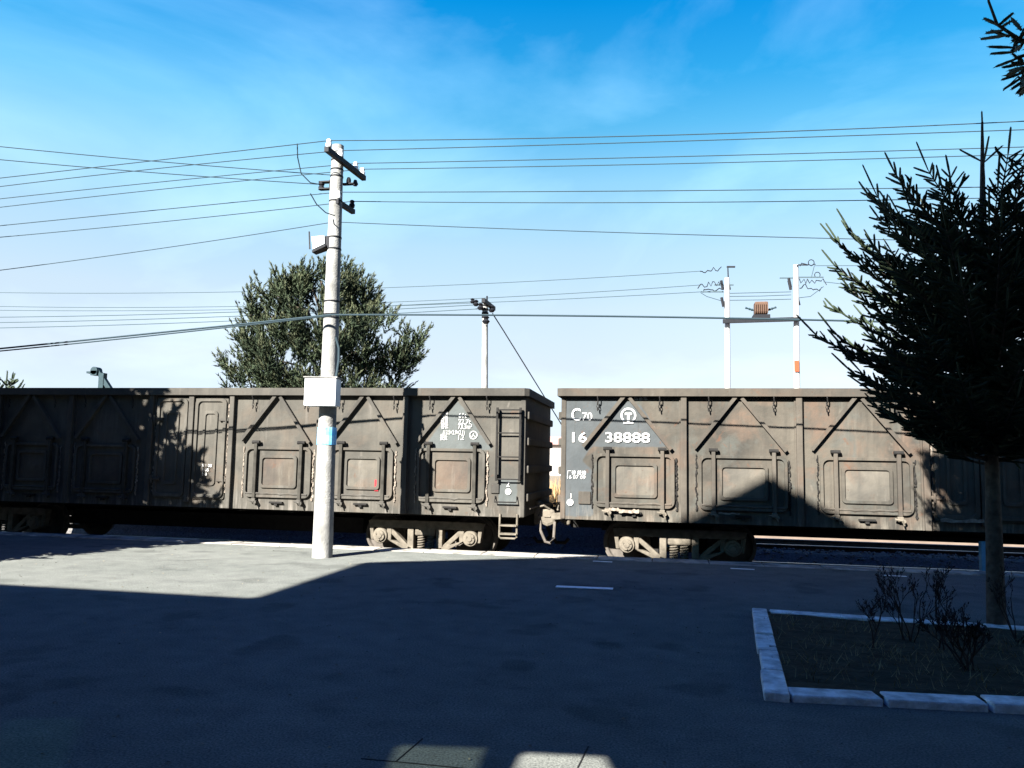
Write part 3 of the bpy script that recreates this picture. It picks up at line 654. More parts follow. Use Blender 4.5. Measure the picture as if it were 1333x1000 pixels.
# ------------------------------------------------------------------ poles and wires
def pole_shaft(base, top, r0, r1, parent, mat_, n=20):
    return MB().tube([base, (Vector(base) + Vector(top)) / 2, top], r0, n, r1).build('shaft', mat_, parent, smooth=True)
PB = ground(419.5, 725.5); PT = at(440, 190, PB.y); PT.x -= .0
def onpole(py): f = (at(430, py, PB.y).z) / PT.z; return PB + (PT - PB) * f
mp_ = thing('utility_pole', PB, 'tall concrete utility pole standing on the sunlit platform with white box and crossarms', 'pole')
def loc(v): return Vector(v) - PB
pole_shaft((0, 0, -.3), loc(PT), .168, .098, mp_, M_CONC)
def band(py, h=.03, m=M_IRON, nm='band', extra=.006):
    c = onpole(py); f = c.z / PT.z; r = .168 + (.098 - .168) * f + extra
    return MB().lathe(loc(c), (0, 0, 1), [(-h, r), (h, r)], 20).build(nm, m, mp_)
for py in (210, 222, 231, 263, 310, 325, 393, 410, 414): band(py, .012)
band(568, .14, M_TAPE, 'tape_wrap', .008)
# upper arm runs across the line, four pin insulators; lower arm two
ARM_Z = at(450, 209, PB.y).z
def insul(parent, x, y, z, dark=False):
    MB().lathe((x, y, z), (0, 0, 1), [(0, .012), (.03, .012), (.031, .045), (.07, .052), (.09, .048), (.095, .036), (.125, .042), (.15, .04), (.165, .015)], 14).build('insulator', M_IRON if dark else M_PORC, parent, smooth=True)
pa = at(425, 190, PB.y - .66); pb = at(474, 231, PB.y + .78)
armz = (pa.z + pb.z) / 2; ax_ = PT.x + .02
arm = MB().beam(loc((pa.x, pa.y, pa.z - .05)), loc((pb.x, pb.y, pb.z - .02)), .075, .085).build('crossarm', M_IRON, mp_)
INS = []
for px, py, dy in ((429.5, 187, -.58), (444, 198, -.16), (462, 218, .42), (473, 227, .70)):
    t_ = (dy + .66) / 1.44; q = pa + (pb - pa) * t_
    insul(arm, *(loc(q) + Vector((0, 0, -.02)))); INS.append(q + Vector((0, 0, .12)))
qa = at(438, 262, PB.y - .10); qb = at(460, 276, PB.y + .52)
arm2 = MB().beam(loc(qa), loc(qb), .07, .08).build('crossarm', M_IRON, mp_)
for t_ in (.08, .9):
    q = qa + (qb - qa) * t_; insul(arm2, *(loc(q) + Vector((0, 0, .03))), dark=t_ > .5); INS.append(q + Vector((0, 0, .17)))
# side brackets holding the lines that lead off towards the station
sb = MB(); c = loc(onpole(240))
sb.box(c.x - .30, c.x - .10, c.y - .05, c.y + .05, c.z + .03, c.z + .05); sb.box(c.x - .30, c.x - .10, c.y - .05, c.y + .05, c.z - .09, c.z - .07)
sb.lathe((c.x - .27, c.y, c.z - .09), (0, 0, 1), [(0, .05), (.05, .05), (.07, .035), (.09, .05), (.14, .05)], 12); sb.box(c.x - .12, c.x - .08, c.y - .03, c.y + .03, c.z - .1, c.z + .07)
sb.build('line_bracket', M_IRON, mp_); sb = MB(); sb.box(c.x + .06, c.x + .32, c.y + .1, c.y + .16, c.z + .02, c.z + .05); sb.lathe((c.x + .16, c.y + .13, c.z + .05), (0, 0, 1), [(0, .04), (.06, .04), (.1, .025)], 10); sb.lathe((c.x + .28, c.y + .13, c.z + .0), (0, 0, 1), [(0, .035), (.05, .04), (.1, .025)], 10)
sb.build('line_bracket', M_IRON, mp_)
# floodlight facing the track
fc = loc(at(418, 318, PB.y - .05))
fl = MB(); vs = [(-.12, -.06, -.10), (.10, -.09, -.02), (.10, .11, -.02), (-.12, .09, -.10), (-.15, -.06, .12), (.09, -.09, .12), (.09, .11, .12), (-.15, .09, .12)]
fl.add([fc + Vector(v) for v in vs], [(0, 3, 2, 1), (4, 5, 6, 7), (0, 1, 5, 4), (2, 3, 7, 6), (1, 2, 6, 5), (0, 4, 7, 3)])
flo = fl.build('floodlight', M_BOX, mp_, bevel=.008)
vs = [(-.13, -.065, -.12), (.12, -.10, -.03), (.12, .12, -.03), (-.13, .095, -.12)]
MB().add([fc + Vector(v) for v in vs] + [fc + Vector((v[0] + .005, v[1], v[2] - .035)) for v in vs], [(3, 2, 1, 0), (4, 5, 6, 7), (0, 1, 5, 4), (1, 2, 6, 5), (2, 3, 7, 6), (3, 0, 4, 7)]).build('housing', M_IRON, flo)
MB().beam(fc + Vector((-.16, -.08, -.10)), fc + Vector((-.185, -.08, .20)), .018, .018).box(fc.x + .08, fc.x + .17, fc.y - .06, fc.y + .06, fc.z - .08, fc.z + .12).build('bracket', M_IRON, flo)
# meter box
bc = loc(at(420, 511, PB.y - .2)); ang = R(8)
bx_ = MB().box(-.255, .255, -.15, .15, -.225, .225, .008).build('meter_box', M_BOX, mp_, loc=bc); bx_.rotation_euler.z = ang
MB().box(-.275, .275, -.17, .165, .226, .244).build('lid', M_CONC, bx_)
MB().box(-.235, .235, -.156, -.1505, -.205, .205, .002).build('door', M_BOX, bx_)
MB().tube([loc(onpole(440)) + Vector((.12, -.06, 0)), loc(onpole(450)) + Vector((.17, -.04, -.05)), loc(onpole(470)) + Vector((.18, -.05, 0)), loc(onpole(497)) + Vector((.16, -.1, 0))], .022, 8).build('conduit', M_WIRE, mp_, smooth=True)

wires_grp = 'overhead wires on the concrete pole'
def wire(name, pts, r, m, label, grp=wires_grp, x0=None, x1=None, start=None):
    """pts: two or three (px, py, Y) points on the wire; a parabola in plan and height is run through them"""
    P = [start] if start else []
    P += [at(*q) for q in pts]
    xs = [q.x for q in P]; lo = min(xs) if x0 is None else x0; hi = max(xs) if x1 is None else x1
    def ev(x, k_):
        s = 0
        for i, a in enumerate(P):
            t_ = a[k_]
            for j, b in enumerate(P):
                if i != j: t_ *= (x - b.x) / (a.x - b.x)
            s += t_
        return s
    out = []
    for i in range(29):
        x = lo + (hi - lo) * i / 28; out.append((x, ev(x, 1), ev(x, 2)))
    o = MB().tube(out, r, 5).build(name, m, smooth=True); return tag(o, label, 'wire', grp)
RW = [((800, 178), (1333, 158)), ((800, 186.5), (1333, 169)), ((800, 206), (1333, 191.5)), ((800, 215), (1333, 201)), ((800, 249), (1333, 243)), ((800, 264), (1333, 257))]
LW = [((150, 215), (0, 232)), ((150, 225.5), (0, 243)), ((150, 243), (0, 259)), ((150, 253), (0, 270)), ((150, 279), (0, 294)), ((150, 295), (0, 309))]
ordn = ['topmost', 'second from the top', 'third from the top', 'fourth from the top', 'fifth from the top', 'sixth from the top']
for i, q in enumerate(INS):
    a, b = RW[i]
    wire('overhead_wire', [(a[0], a[1], q.y), (b[0], b[1], q.y)], .0078, M_WIRE, f'thin dark wire running right from the concrete pole, {ordn[i]} of those', start=q, x1=14)
    a, b = LW[i]
    wire('overhead_wire', [(a[0], a[1], q.y), (b[0], b[1], q.y)], .0078, M_WIRE, f'thin dark wire sloping down leftward from the pole insulators, {ordn[i]}', start=q, x0=-24)
q = onpole(290) + Vector((.1, 0, 0))
wire('overhead_wire', [(660, 298, q.y), (1100, 311, q.y)], .0072, M_WIRE, 'thin dark wire leaving the pole rightward below both crossarms', start=q, x1=14)
wire('overhead_wire', [(150, 332, q.y), (0, 352, q.y)], .0072, M_WIRE, 'thin dark wire leaving the pole leftward just above the floodlight', start=q - Vector((.2, 0, 0)), x0=-24)
q = onpole(229); wire('overhead_wire', [(150, 205.5, q.y - .9), (0, 191, q.y - 1.4)], .0078, M_WIRE, 'upper of two dark wires rising leftward across the others', start=q, x0=-14)
q = at(413, 240, PB.y); wire('overhead_wire', [(150, 221, q.y - .9), (0, 208, q.y - 1.4)], .0078, M_WIRE, 'lower of two dark wires rising leftward, ending at the side bracket', start=q, x0=-14)
CY = 11.80
for dz, rad, lab in ((0, .016, 'thick black cable passing in front of the pine, upper of the pair'), (3.2, .012, 'thick black cable passing in front of the pine, lower of the pair')):
    wire('overhead_cable', [(0, 454 + dz, CY), (180, 436 + dz * .9, CY), (431, 410 + dz * .3, CY)], rad, M_WIRE, lab, 'cables on the concrete pole', x0=-20)
wire('overhead_cable', [(428, 410, CY), (760, 411.5, CY), (1110, 418, CY)], .015, M_WIRE, 'thick black cable running level right from the pole past the transformer', 'cables on the concrete pole', x1=12)
for pts, lab in (([(387, 187), (387.5, 205), (392, 226), (404, 238), (415, 240)], 'jumper lead hanging from the upper line wire to the side bracket'), ([(404, 252), (412, 266), (424, 277), (436, 281)], 'jumper lead curving from a lower wire to the pole shaft')):
    tag(MB().tube([at(x, y, PB.y - (.55 - .1 * i)) for i, (x, y) in enumerate(pts)], .010, 5).build('jumper_lead', M_WIRE, smooth=True), lab, 'wire')

# ---- second pole behind the wagons, with a guy wire
Y2 = 27.0
b2 = at(631.5, 620, Y2); b2.z = -.6; t2 = at(631.5, 396, Y2)
p2_ = thing('utility_pole', b2, 'slim concrete pole behind the wagons with a tilted black arm on top', 'pole')
L2 = lambda v: Vector(v) - b2
pole_shaft((0, 0, 0), L2(t2), .13, .10, p2_, M_CONC, 14)
MB().beam(L2(at(629, 391, Y2 - .7)), L2(at(643, 402, Y2 + .9)), .12, .14).build('crossarm', M_IRON, p2_)
MB().tube([L2(at(634, 385.5, Y2)), L2(at(634, 396, Y2))], .03, 6).build('pin', M_IRON, p2_)
for px, py, sc in ((615, 393.5, .09), (619.5, 397, .11), (625.5, 402, .12), (632.5, 420, .14), (640, 405, .12)):
    MB().lathe(L2(at(px, py + 1.5, Y2 - .3)), (0, 0, 1), [(0, sc * .6), (sc * .6, sc), (sc * 1.2, sc * .5), (sc * 1.6, sc * .9), (sc * 2, sc * .4)], 10).build('insulator', M_IRON, p2_)
for py in (398, 403, 408, 413): c = at(631.5, py, Y2); MB().lathe(L2(c), (0, 0, 1), [(-.03, .125), (.03, .125)], 12).build('band', M_IRON, p2_)
tag(MB().tube([at(641, 408, Y2), at(655, 430, Y2 + .3), at(702, 506, Y2 + 1.2), at(760, 600, Y2 + 2)], .022, 5).build('guy_wire', M_IRON), 'taut guy wire slanting down right from the slim pole behind the wagons', 'wire')
for i, (ya, yb, st_) in enumerate(((393, 410, 614), (397, 417, 619), (402, 424, 626))):
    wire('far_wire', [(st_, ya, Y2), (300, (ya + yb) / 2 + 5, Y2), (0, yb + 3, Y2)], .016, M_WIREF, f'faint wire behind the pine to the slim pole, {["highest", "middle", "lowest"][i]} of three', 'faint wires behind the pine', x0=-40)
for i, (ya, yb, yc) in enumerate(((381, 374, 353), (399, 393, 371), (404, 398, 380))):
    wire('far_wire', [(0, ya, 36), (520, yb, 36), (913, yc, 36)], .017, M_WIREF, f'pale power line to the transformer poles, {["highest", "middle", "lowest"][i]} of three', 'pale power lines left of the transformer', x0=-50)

# ---- transformer on two poles
Y3 = 36.0
tr = thing('transformer_station', at(990, 620, Y3).xy.to_3d() + Vector((0, 0, -.6)), 'pale twin pole stand carrying a brown transformer with tangled jumpers, behind the tan wagon', 'transformer')
b3 = tr.location.copy(); L3 = lambda x, y, d=0: at(x, y, Y3 + d) - b3
def pole3(px, ytop):
    a = at(px, 500, Y3); t_ = at(px, ytop, Y3) - b3
    return MB().tube([(a.x - b3.x, a.y - b3.y, 0), t_], .15, 14, .11).build('pole', M_FARCONC, tr, smooth=True)
pole3(946.5, 362); pole3(1036, 345)
MB().beam(L3(941, 418.5, -.3), L3(1042, 415.5, -.3), .14, .17).build('platform_beam', M_IRON, tr)
MB().beam(L3(941, 418.5, .3), L3(1042, 415.5, .3), .14, .17).build('platform_beam', M_IRON, tr)
a = L3(990.5, 415)
tk = MB().box(a.x - .28, a.x + .28, a.y - .3, a.y + .3, a.z + .18, a.z + .72, .04).build('transformer_tank', M_BROWN, tr)
fn = MB()
for q in range(7): fn.box(a.x - .27 + q * .085, a.x - .24 + q * .085, a.y - .38, a.y - .3, a.z + .25, a.z + .62)
fn.build('cooling_fin', M_BROWN, tk)
MB().box(a.x - .36, a.x + .36, a.y - .34, a.y + .34, a.z - .09, a.z + .14, .02).build('skid', M_IRON, tr)
for s in (-1, 1): MB().lathe((a.x + s * .3, a.y, a.z + .38), (s, 0, .35), [(0, .03), (.1, .06), (.13, .03), (.2, .06), (.24, .03), (.38, .05)], 8).build('bushing', M_ELEV, tr)
for x0, x1, y in ((930, 955, 371), (1015, 1040, 362), (915, 942, 380), (1040, 1072, 361), (1036, 1052, 345)):
    MB().beam(L3(x0, y), L3(x1, y), .05, .05).build('crossarm', M_WIREF if y != 345 else M_IRON, tr)
MB().tube([L3(948, 362), L3(947.5, 349)], .03, 6).build('lightning_rod', M_IRON, tr)
MB().beam(L3(946, 347.5), L3(957, 347.5), .07, .07).build('crossarm', M_IRON, tr)
ir = random.Random(3)
for px, py in ((940, 371), (948.5, 371), (940.5, 393), (944, 398), (1028, 368), (1037, 366), (1028, 371), (1039, 391)):
    c = L3(px, py); MB().tube([c + Vector((-.04, 0, .2)), c + Vector((.04, 0, -.22))], .06, 8).build('fuse_cutout', M_IRON, tr)
def squig(x0, y0, x1, y1, n, amp):
    pts = []
    for i in range(n + 1):
        f = i / n; pts.append(L3(x0 + (x1 - x0) * f + ir.uniform(-1.2, 1.2), y0 + (y1 - y0) * f + ir.uniform(-amp, amp), ir.uniform(-.2, .2)))
    return MB().tube(pts, .022, 4).build('jumper_wire', M_IRON, tr)
for q in ((912, 353, 938, 350, 12, 3), (909, 372, 940, 367, 12, 4), (912, 381, 942, 376, 12, 4), (1037, 345, 1062, 346, 10, 3), (1040, 366, 1075, 367, 12, 4), (1040, 372, 1070, 376, 10, 4)): squig(*q)
for cx_, cy_, rr in ((1056, 342, 3.8), (1064, 358, 3.6)):
    MB().tube([L3(cx_ + rr * cos(i * pi / 8), cy_ + rr * sin(i * pi / 8)) for i in range(17)], .018, 4).build('jumper_loop', M_IRON, tr)
for pts in ([(912, 381), (920, 386), (940, 392)], [(1038, 388), (1055, 386), (1072, 373)], [(1060, 346), (1056, 362)], [(948, 382), (990, 381), (1030, 380)], [(948, 386), (990, 385.5), (1030, 384)], [(948, 391), (990, 390.5), (1030, 389.5)]):
    MB().tube([L3(*q) for q in pts], .016, 4).build('jumper_wire', M_WIREF, tr)
MB().box(L3(1033.2, 484).x, L3(1039.4, 484).x, L3(1036, 484).y - .2, L3(1036, 484).y - .18, L3(1036, 484.5).z, L3(1036, 470).z).build('warning_plate', M_ORANGE, tr)
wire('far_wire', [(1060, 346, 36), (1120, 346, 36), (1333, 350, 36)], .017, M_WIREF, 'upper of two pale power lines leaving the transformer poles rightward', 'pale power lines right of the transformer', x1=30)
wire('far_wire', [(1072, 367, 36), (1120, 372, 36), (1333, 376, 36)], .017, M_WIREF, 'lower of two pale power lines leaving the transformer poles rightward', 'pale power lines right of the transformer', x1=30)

# ---- grain elevator leg far left, buildings and reeds beyond
Y4 = 90.0; e0 = at(125, 620, Y4); e0.z = -.7
ge = thing('grain_elevator', e0, 'blue grey steel grain elevator head with slanting spout above the far left wagon', 'elevator')
L4 = lambda x, y: at(x, y, Y4) - e0
MB().box(-.35, .35, -.35, .35, 0, L4(125, 486).z).build('leg', M_ELEV, ge)
MB().lathe(L4(125.5, 483) + Vector((0, -.5, 0)), (0, 1, 0), [(0, .5), (1, .5)], 16).box(L4(121, 488).x, L4(129, 488).x, -.5, .5, L4(125, 489).z, L4(125, 483).z).build('head', M_ELEV, ge)
MB().beam(L4(128, 483), L4(168, 545), .55, .55).build('spout', M_ELEV, ge)
MB().box(L4(116, 485).x, L4(124, 485).x, -.5, .5, L4(120, 486.5).z, L4(120, 484).z).build('service_deck', M_ELEV, ge)
fb = thing('brick_building', (2, 130, -.7), 'long low building with pink walls and red roof seen between the two wagons', 'building')
f_ = MB(); f_.box(-45, 25, 0, 12, 0, 5.1); f_.build('wall', M_PINKB, fb)
MB().prism([(-46, 5.1), (26, 5.1), (26, 5.2), (25, 6.4), (-45, 6.4), (-46, 5.2)], -.8, 13).build('roof', M_REDR, fb)
for i in [k_ for k_ in range(24) if not -8 < -43.5 + k_ * 2.8 + 2 + 17 < 8]: MB().box(-44.2 + i * 2.8, -42.8 + i * 2.8, -.06, .02, 1.4, 3.4).build('window', M_UNDER, fb)
rd = MB(); rq = random.Random(8)
for i in range(9000):
    x = rq.uniform(-24, 12); y = rq.uniform(31, 41); h = rq.uniform(1.0, 2.3) * (.7 + .3 * noise.noise((x * .4, y * .4, 0))); dx, dy = rq.uniform(-.35, .35), rq.uniform(-.3, .3); w = rq.uniform(.015, .04)
    a = rq.uniform(0, pi); ca, sa = cos(a) * w, sin(a) * w
    rd.add([(x - ca, y - sa, -.7), (x + ca, y + sa, -.7), (x + dx * .5 + ca * .7, y + dy * .5 + sa * .7, -.7 + h * .6), (x + dx * .5 - ca * .7, y + dy * .5 - sa * .7, -.7 + h * .6), (x + dx, y + dy, -.7 + h)], [(0, 1, 2, 3), (3, 2, 4)])
ro = rd.build('dry_reeds', M_REED, fix=False); kind(ro, 'stuff'); ro['label'] = 'tall dry golden reeds growing beyond the tracks'

# ---- small blue box beside the track
tb = at(1283, 740, 14.1); tb.z = -.5
bl = thing('trackside_box', tb, 'small blue trackside box behind the spruce trunk', 'box')
zt = at(1283, 705, 14.1).z - tb.z
MB().box(-.075, .06, -.06, .06, .12, zt, .01).build('casing', M_BLUEBOX, bl); MB().box(-.03, .02, -.03, .03, -.15, .12).build('foot', M_IRON, bl)

# ------------------------------------------------------------------ planter
A = ground(978, 798); B = ground(996, 913)
tr_ = ground(1333, 822); br_ = ground(1333, 930)
ins = .22
dirx = (tr_ - A).normalized(); diry = (A - B).normalized(); dirb = (br_ - B).normalized()
soilpoly = [A + dirx * .1 - diry * .1, tr_ + dirx * 4 - diry * .1, br_ + dirb * 4 + diry * .1, B + dirb * .1 + diry * .1]
so_ = MB(); ns_ = 36
for i in range(ns_ + 1):
    for j in range(ns_ + 1):
        u, v_ = i / ns_, j / ns_; q = (soilpoly[0].lerp(soilpoly[1], u)).lerp(soilpoly[3].lerp(soilpoly[2], u), v_)
        so_.v.append((q.x, q.y, .042 + .02 * noise.noise((q.x * 2, q.y * 2, 0)) + .015 * noise.noise((q.x * 9, q.y * 9, 0))))
for i in range(ns_):
    for j in range(ns_): a = i * (ns_ + 1) + j; so_.f.append((a, a + ns_ + 1, a + ns_ + 2, a + 1))
kind(so_.build('soil', M_SOIL), 'structure')
pk = thing('planter_kerb', B, 'pale stone kerb framing the tree bed at lower right', 'kerb')
def stone(a, b, wd, inward):
    a, b = a - B, b - B; d = (b - a).normalized(); nn = inward
    j1, j2 = rng.uniform(.008, .02), rng.uniform(.008, .02); sk = d * rng.uniform(-.012, .012); off = nn * rng.uniform(-.01, .01)
    poly = [a + d * j1 + off, b - d * j2 + off, b - d * j2 + nn * wd + sk, a + d * j1 + nn * wd + sk]
    h = .055 + rng.uniform(-.006, .008)
    MB().flat([(q.x, q.y) for q in poly], -.05, h).build('kerb_stone', M_PLANT, pk, bevel=.012)
xin = Vector((diry.y, -diry.x, 0))
nl = 5; Ld = (A - B).length
for i in range(nl): stone(B + diry * Ld * i / nl, B + diry * Ld * (i + 1) / nl, .16, xin)
yb = Vector((-dirb.y, dirb.x, 0)); yt = Vector((dirx.y, -dirx.x, 0))
x = .17
for wd in (.62, .66, .68, .66, .7, .7, .7): stone(B + dirb * x, B + dirb * (x + wd), .21, yb); x += wd
x = .17
for wd in (1.0, 1.05, 1.0, 1.0, 1.0, 1.0): stone(A + dirx * x, A + dirx * (x + wd), .2, yt); x += wd
gr = MB(); gq = random.Random(5)
for i in range(4200):
    u, v_ = gq.random() ** .8, gq.random(); q = (soilpoly[0].lerp(soilpoly[1], u * .75)).lerp(soilpoly[3].lerp(soilpoly[2], u * .75), .06 + .88 * v_)
    if noise.noise((q.x * 3, q.y * 3, 5)) < gq.uniform(-.5, .35): continue
    h = gq.uniform(.02, .09); a = gq.uniform(0, 2 * pi); w = gq.uniform(.002, .005); dx, dy = cos(a) * h * gq.uniform(.4, 2.0), sin(a) * h * gq.uniform(.4, 2.0)
    gr.add([(q.x - sin(a) * w, q.y + cos(a) * w, .03), (q.x + sin(a) * w, q.y - cos(a) * w, .03), (q.x + dx, q.y + dy, .045 + h)], [(0, 1, 2)])
go = gr.build('dry_grass', M_GRASS, fix=False); kind(go, 'stuff'); go['label'] = 'sparse dry grass and straw on the tree bed'

lt = MB()
for i in range(700):
    x, y = gq.uniform(-9, 4.5), gq.uniform(3.2, 13.3); a = gq.uniform(0, 2 * pi); l_ = gq.uniform(.005, .02); w = l_ * gq.uniform(.3, .7)
    lt.add([(x + cos(a) * l_, y + sin(a) * l_, .006), (x - sin(a) * w, y + cos(a) * w, .014), (x - cos(a) * l_, y - sin(a) * l_, .008), (x + sin(a) * w, y - cos(a) * w, .005)], [(0, 1, 2), (0, 2, 3)])
lo_ = lt.build('litter', M_GRIT, fix=False); kind(lo_, 'stuff'); lo_['label'] = 'leaf scraps and grit scattered on the platform'
def shrub(name, base, h, spread, n, seed, label, group='bare shrubs in the tree bed'):
    q = random.Random(seed); m = MB(); base = Vector(base)
    def grow(p, d, ln, r, lev):
        pts = [p]; 
        for i in range(4):
            d = (d + Vector((q.uniform(-.22, .22), q.uniform(-.22, .22), q.uniform(-.02, .2)))).normalized(); p = p + d * ln / 4; pts.append(p)
            if lev < 3 and i >= 1:
                for _ in range(q.choice((0, 1, 1, 2))):
                    grow(p, (d + Vector((q.uniform(-.8, .8), q.uniform(-.8, .8), q.uniform(-.1, .5)))).normalized(), ln * q.uniform(.45, .7), r * .6, lev + 1)
            elif lev >= 2:
                for _ in range(1):
                    e = (d + Vector((q.uniform(-1, 1), q.uniform(-1, 1), q.uniform(-.4, .8)))).normalized() * q.uniform(.02, .05); s = d.cross(e).normalized() * .005
                    m.add([p, p + e * .5 + s, p + e, p + e * .5 - s], [(0, 1, 2, 3)])
        m.tube(pts, r, 4, r * .5)
    for i in range(n):
        a = q.uniform(0, 2 * pi); t_ = q.uniform(.1, spread)
        grow(base + Vector((q.uniform(-.05, .05), q.uniform(-.05, .05), -.02)), Vector((cos(a) * t_, sin(a) * t_, 1)).normalized(), h * q.uniform(.6, 1), .008, 0)
    return tag(m.build(name, M_SHRUB, fix=False), label, 'shrub', group)
shrub('bare_shrub', ground(1183, 832, .06), .46, .7, 5, 21, 'dark bare twiggy shrub by the rear planter kerb')
shrub('bare_shrub', ground(1262, 868, .06), .34, 1.1, 8, 22, 'low dark shrub in front of the spruce trunk')
shrub('bare_shrub', ground(1322, 832, .06), .44, .9, 5, 23, 'dark twiggy shrub right of the spruce trunk')
shrub('bare_shrub', ground(1143, 840, .06), .30, .35, 2, 24, 'smallest thin shrub in the tree bed, left of the others')
shrub('bare_shrub', ground(1222, 842, .06), .42, .35, 2, 25, 'thin upright shrub between the rear kerb shrub and the spruce trunk')

# ------------------------------------------------------------------ trees
def shoot(m, p, d, ln, q, nr=.03, nn=14):
    """one needled twig"""
    d = d.normalized(); a = d.cross(Vector((0, 0, 1)) if abs(d.z) < .9 else Vector((1, 0, 0))).normalized(); b = d.cross(a)
    e = p + d * ln; r = nr * .62
    ring_ = [(a * cos(k_ * pi / 2) + b * sin(k_ * pi / 2)) for k_ in range(4)]
    vs = [p + o * r * .6 for o in ring_] + [p + d * ln * .5 + o * r for o in ring_] + [e - d * nr * .4 + o * r * .75 for o in ring_] + [e + d * nr * .5]
    m.add(vs, [(k_ + l_ * 4, (k_ + 1) % 4 + l_ * 4, (k_ + 1) % 4 + 4 + l_ * 4, k_ + 4 + l_ * 4) for l_ in (0, 1) for k_ in range(4)] + [(8 + k_, 8 + (k_ + 1) % 4, 12) for k_ in range(4)])
    for i in range(nn):
        t_ = (i + .5) / nn; th = q.uniform(0, 2 * pi); o = a * cos(th) + b * sin(th); s = (d.cross(o)) * .0075 * (nr / .03)
        c = p + d * ln * t_; tip = c + o * nr * q.uniform(.75, 1.1) + d * nr * q.uniform(.5, 1.1)
        m.add([c - s, c + s, tip], [(0, 1, 2)])

def spruce(name, base, prof, zlo, ztop, label, seed, nbr=60, step=.11, nr=.032, nn=12, trunk_r=.10, group=None, flt=None, mat_=None, asc=(5, 55), sunlit_top=None, den=1.0, lean=(0, 0), sl=1.0, crown_top=None, rmin=.80):
    ctop = crown_top or ztop
    """prof(z) gives the reach of the crown at a height; branches rise from the trunk to it and carry flat sprays of needled shoots"""
    q = random.Random(seed); base = Vector(base)
    root = thing(name, base, label, 'tree', group)
    tk = MB(); tk.tube([(0, 0, -.1), (.02, 0, ztop * .3), (-.02, .01, ztop * .6), (lean[0], lean[1], ztop)], trunk_r, 12, .012)
    m = MB(); limb = MB(); pale = MB()
    for i in range(nbr):
        f = (i + q.random()) / nbr; zt = zlo + (ctop - zlo) * (f ** 1.1)
        az = i * 2.399963 + q.uniform(-.3, .3); reach = prof(zt) * q.uniform(rmin, 1.03)
        an = R(asc[0] + (asc[1] - asc[0]) * f + q.uniform(-6, 6)); out = Vector((cos(az), sin(az), 0))
        zb = max(zlo * .75, zt - reach * tan(an)); zb = min(zb, ctop * .95)
        tl = Vector((lean[0], lean[1], 0)) * max(0, (zt / ztop - .5) * 2); p0 = Vector((0, 0, zb)) + tl; p2 = tl + out * reach + Vector((0, 0, zt)); p1 = tl + out * reach * .55 + Vector((0, 0, zb + (zt - zb) * .28))
        N_ = 10; pts = [p0 * (1 - t_) ** 2 + p1 * 2 * t_ * (1 - t_) + p2 * t_ * t_ for t_ in [k_ / N_ for k_ in range(N_ + 1)]]
        if flt and not flt(base, pts): continue
        limb.tube(pts, .012 + reach * .009, 5, .004)
        ln = sum((pts[k_ + 1] - pts[k_]).length for k_ in range(N_)); ns2 = max(3, int(ln / step * den))
        for k_ in range(ns2):
            t_ = .18 + .82 * (k_ + q.random()) / ns2; ii = min(N_ - 1, int(t_ * N_)); c = pts[ii].lerp(pts[ii + 1], t_ * N_ - ii); d = (pts[ii + 1] - pts[ii]).normalized()
            side = d.cross(Vector((0, 0, 1))).normalized()
            for sg in (-1, 1):
                l2 = sl * (.16 + .42 * reach * .45 * (1 - t_) + .05) * q.uniform(.6, 1.15)
                dd = (d * q.uniform(.7, 1.1) + side * sg * q.uniform(.5, 1.2) + Vector((0, 0, q.uniform(-.28, .34)))).normalized()
                tgt = pale if (sunlit_top and c.z > sunlit_top + q.uniform(-.35, .35)) else m  # paler needles above this height stand for the sunlit top
                shoot(tgt, c, dd, l2, q, nr, nn)
                if l2 > .24 * sl:
                    for _ in range(2 if l2 < .4 * sl else 4):
                        cc = c + dd * l2 * q.uniform(.3, .85); d3 = (dd * .9 + Vector((q.uniform(-.8, .8), q.uniform(-.8, .8), q.uniform(-.3, .5)))).normalized()
                        shoot(tgt, cc, d3, l2 * q.uniform(.35, .55), q, nr, max(6, nn - 3))
        shoot(m if not (sunlit_top and zt > sunlit_top) else pale, pts[-1], (pts[-1] - pts[-2]).normalized() + Vector((0, 0, .4)), q.uniform(.18, .34), q, nr, nn + 4)
    shoot(pale if sunlit_top else m, Vector((lean[0], lean[1], ztop - .5)), Vector((0, 0, 1)), .62, q, nr, 40)
    for dz_ in (.75, .95, 1.15): shoot(pale if sunlit_top else m, Vector((lean[0] * .95, lean[1], ztop - dz_)), Vector((0, 0, 1)), .26, q, nr, 18)
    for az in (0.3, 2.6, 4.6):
        shoot(pale if sunlit_top else m, Vector((lean[0], lean[1], ztop - .45)), Vector((cos(az), sin(az), .9)), .3, q, nr, 20)
    tk.v += []; n0 = len(tk.v)
    tk.add(limb.v, limb.f)
    tk.build('trunk', M_BARK, root, smooth=True)
    cr_ = m.build('crown', mat_ or M_SPRUCE, root, fix=False)
    if pale.v: pale.build('crown_tip', M_SPRUCE_LIT, root, fix=False)
    return root
def lut(pts):
    def f(z):
        if z <= pts[0][0]: return pts[0][1]
        for (a, b), (c, d) in zip(pts, pts[1:]):
            if z <= c: return b + (d - b) * (z - a) / (c - a)
        return pts[-1][1]
    return f
TB = ground(1297, 812, .05)
zz = lambda y: at(1297, y, TB.y).z - TB.z
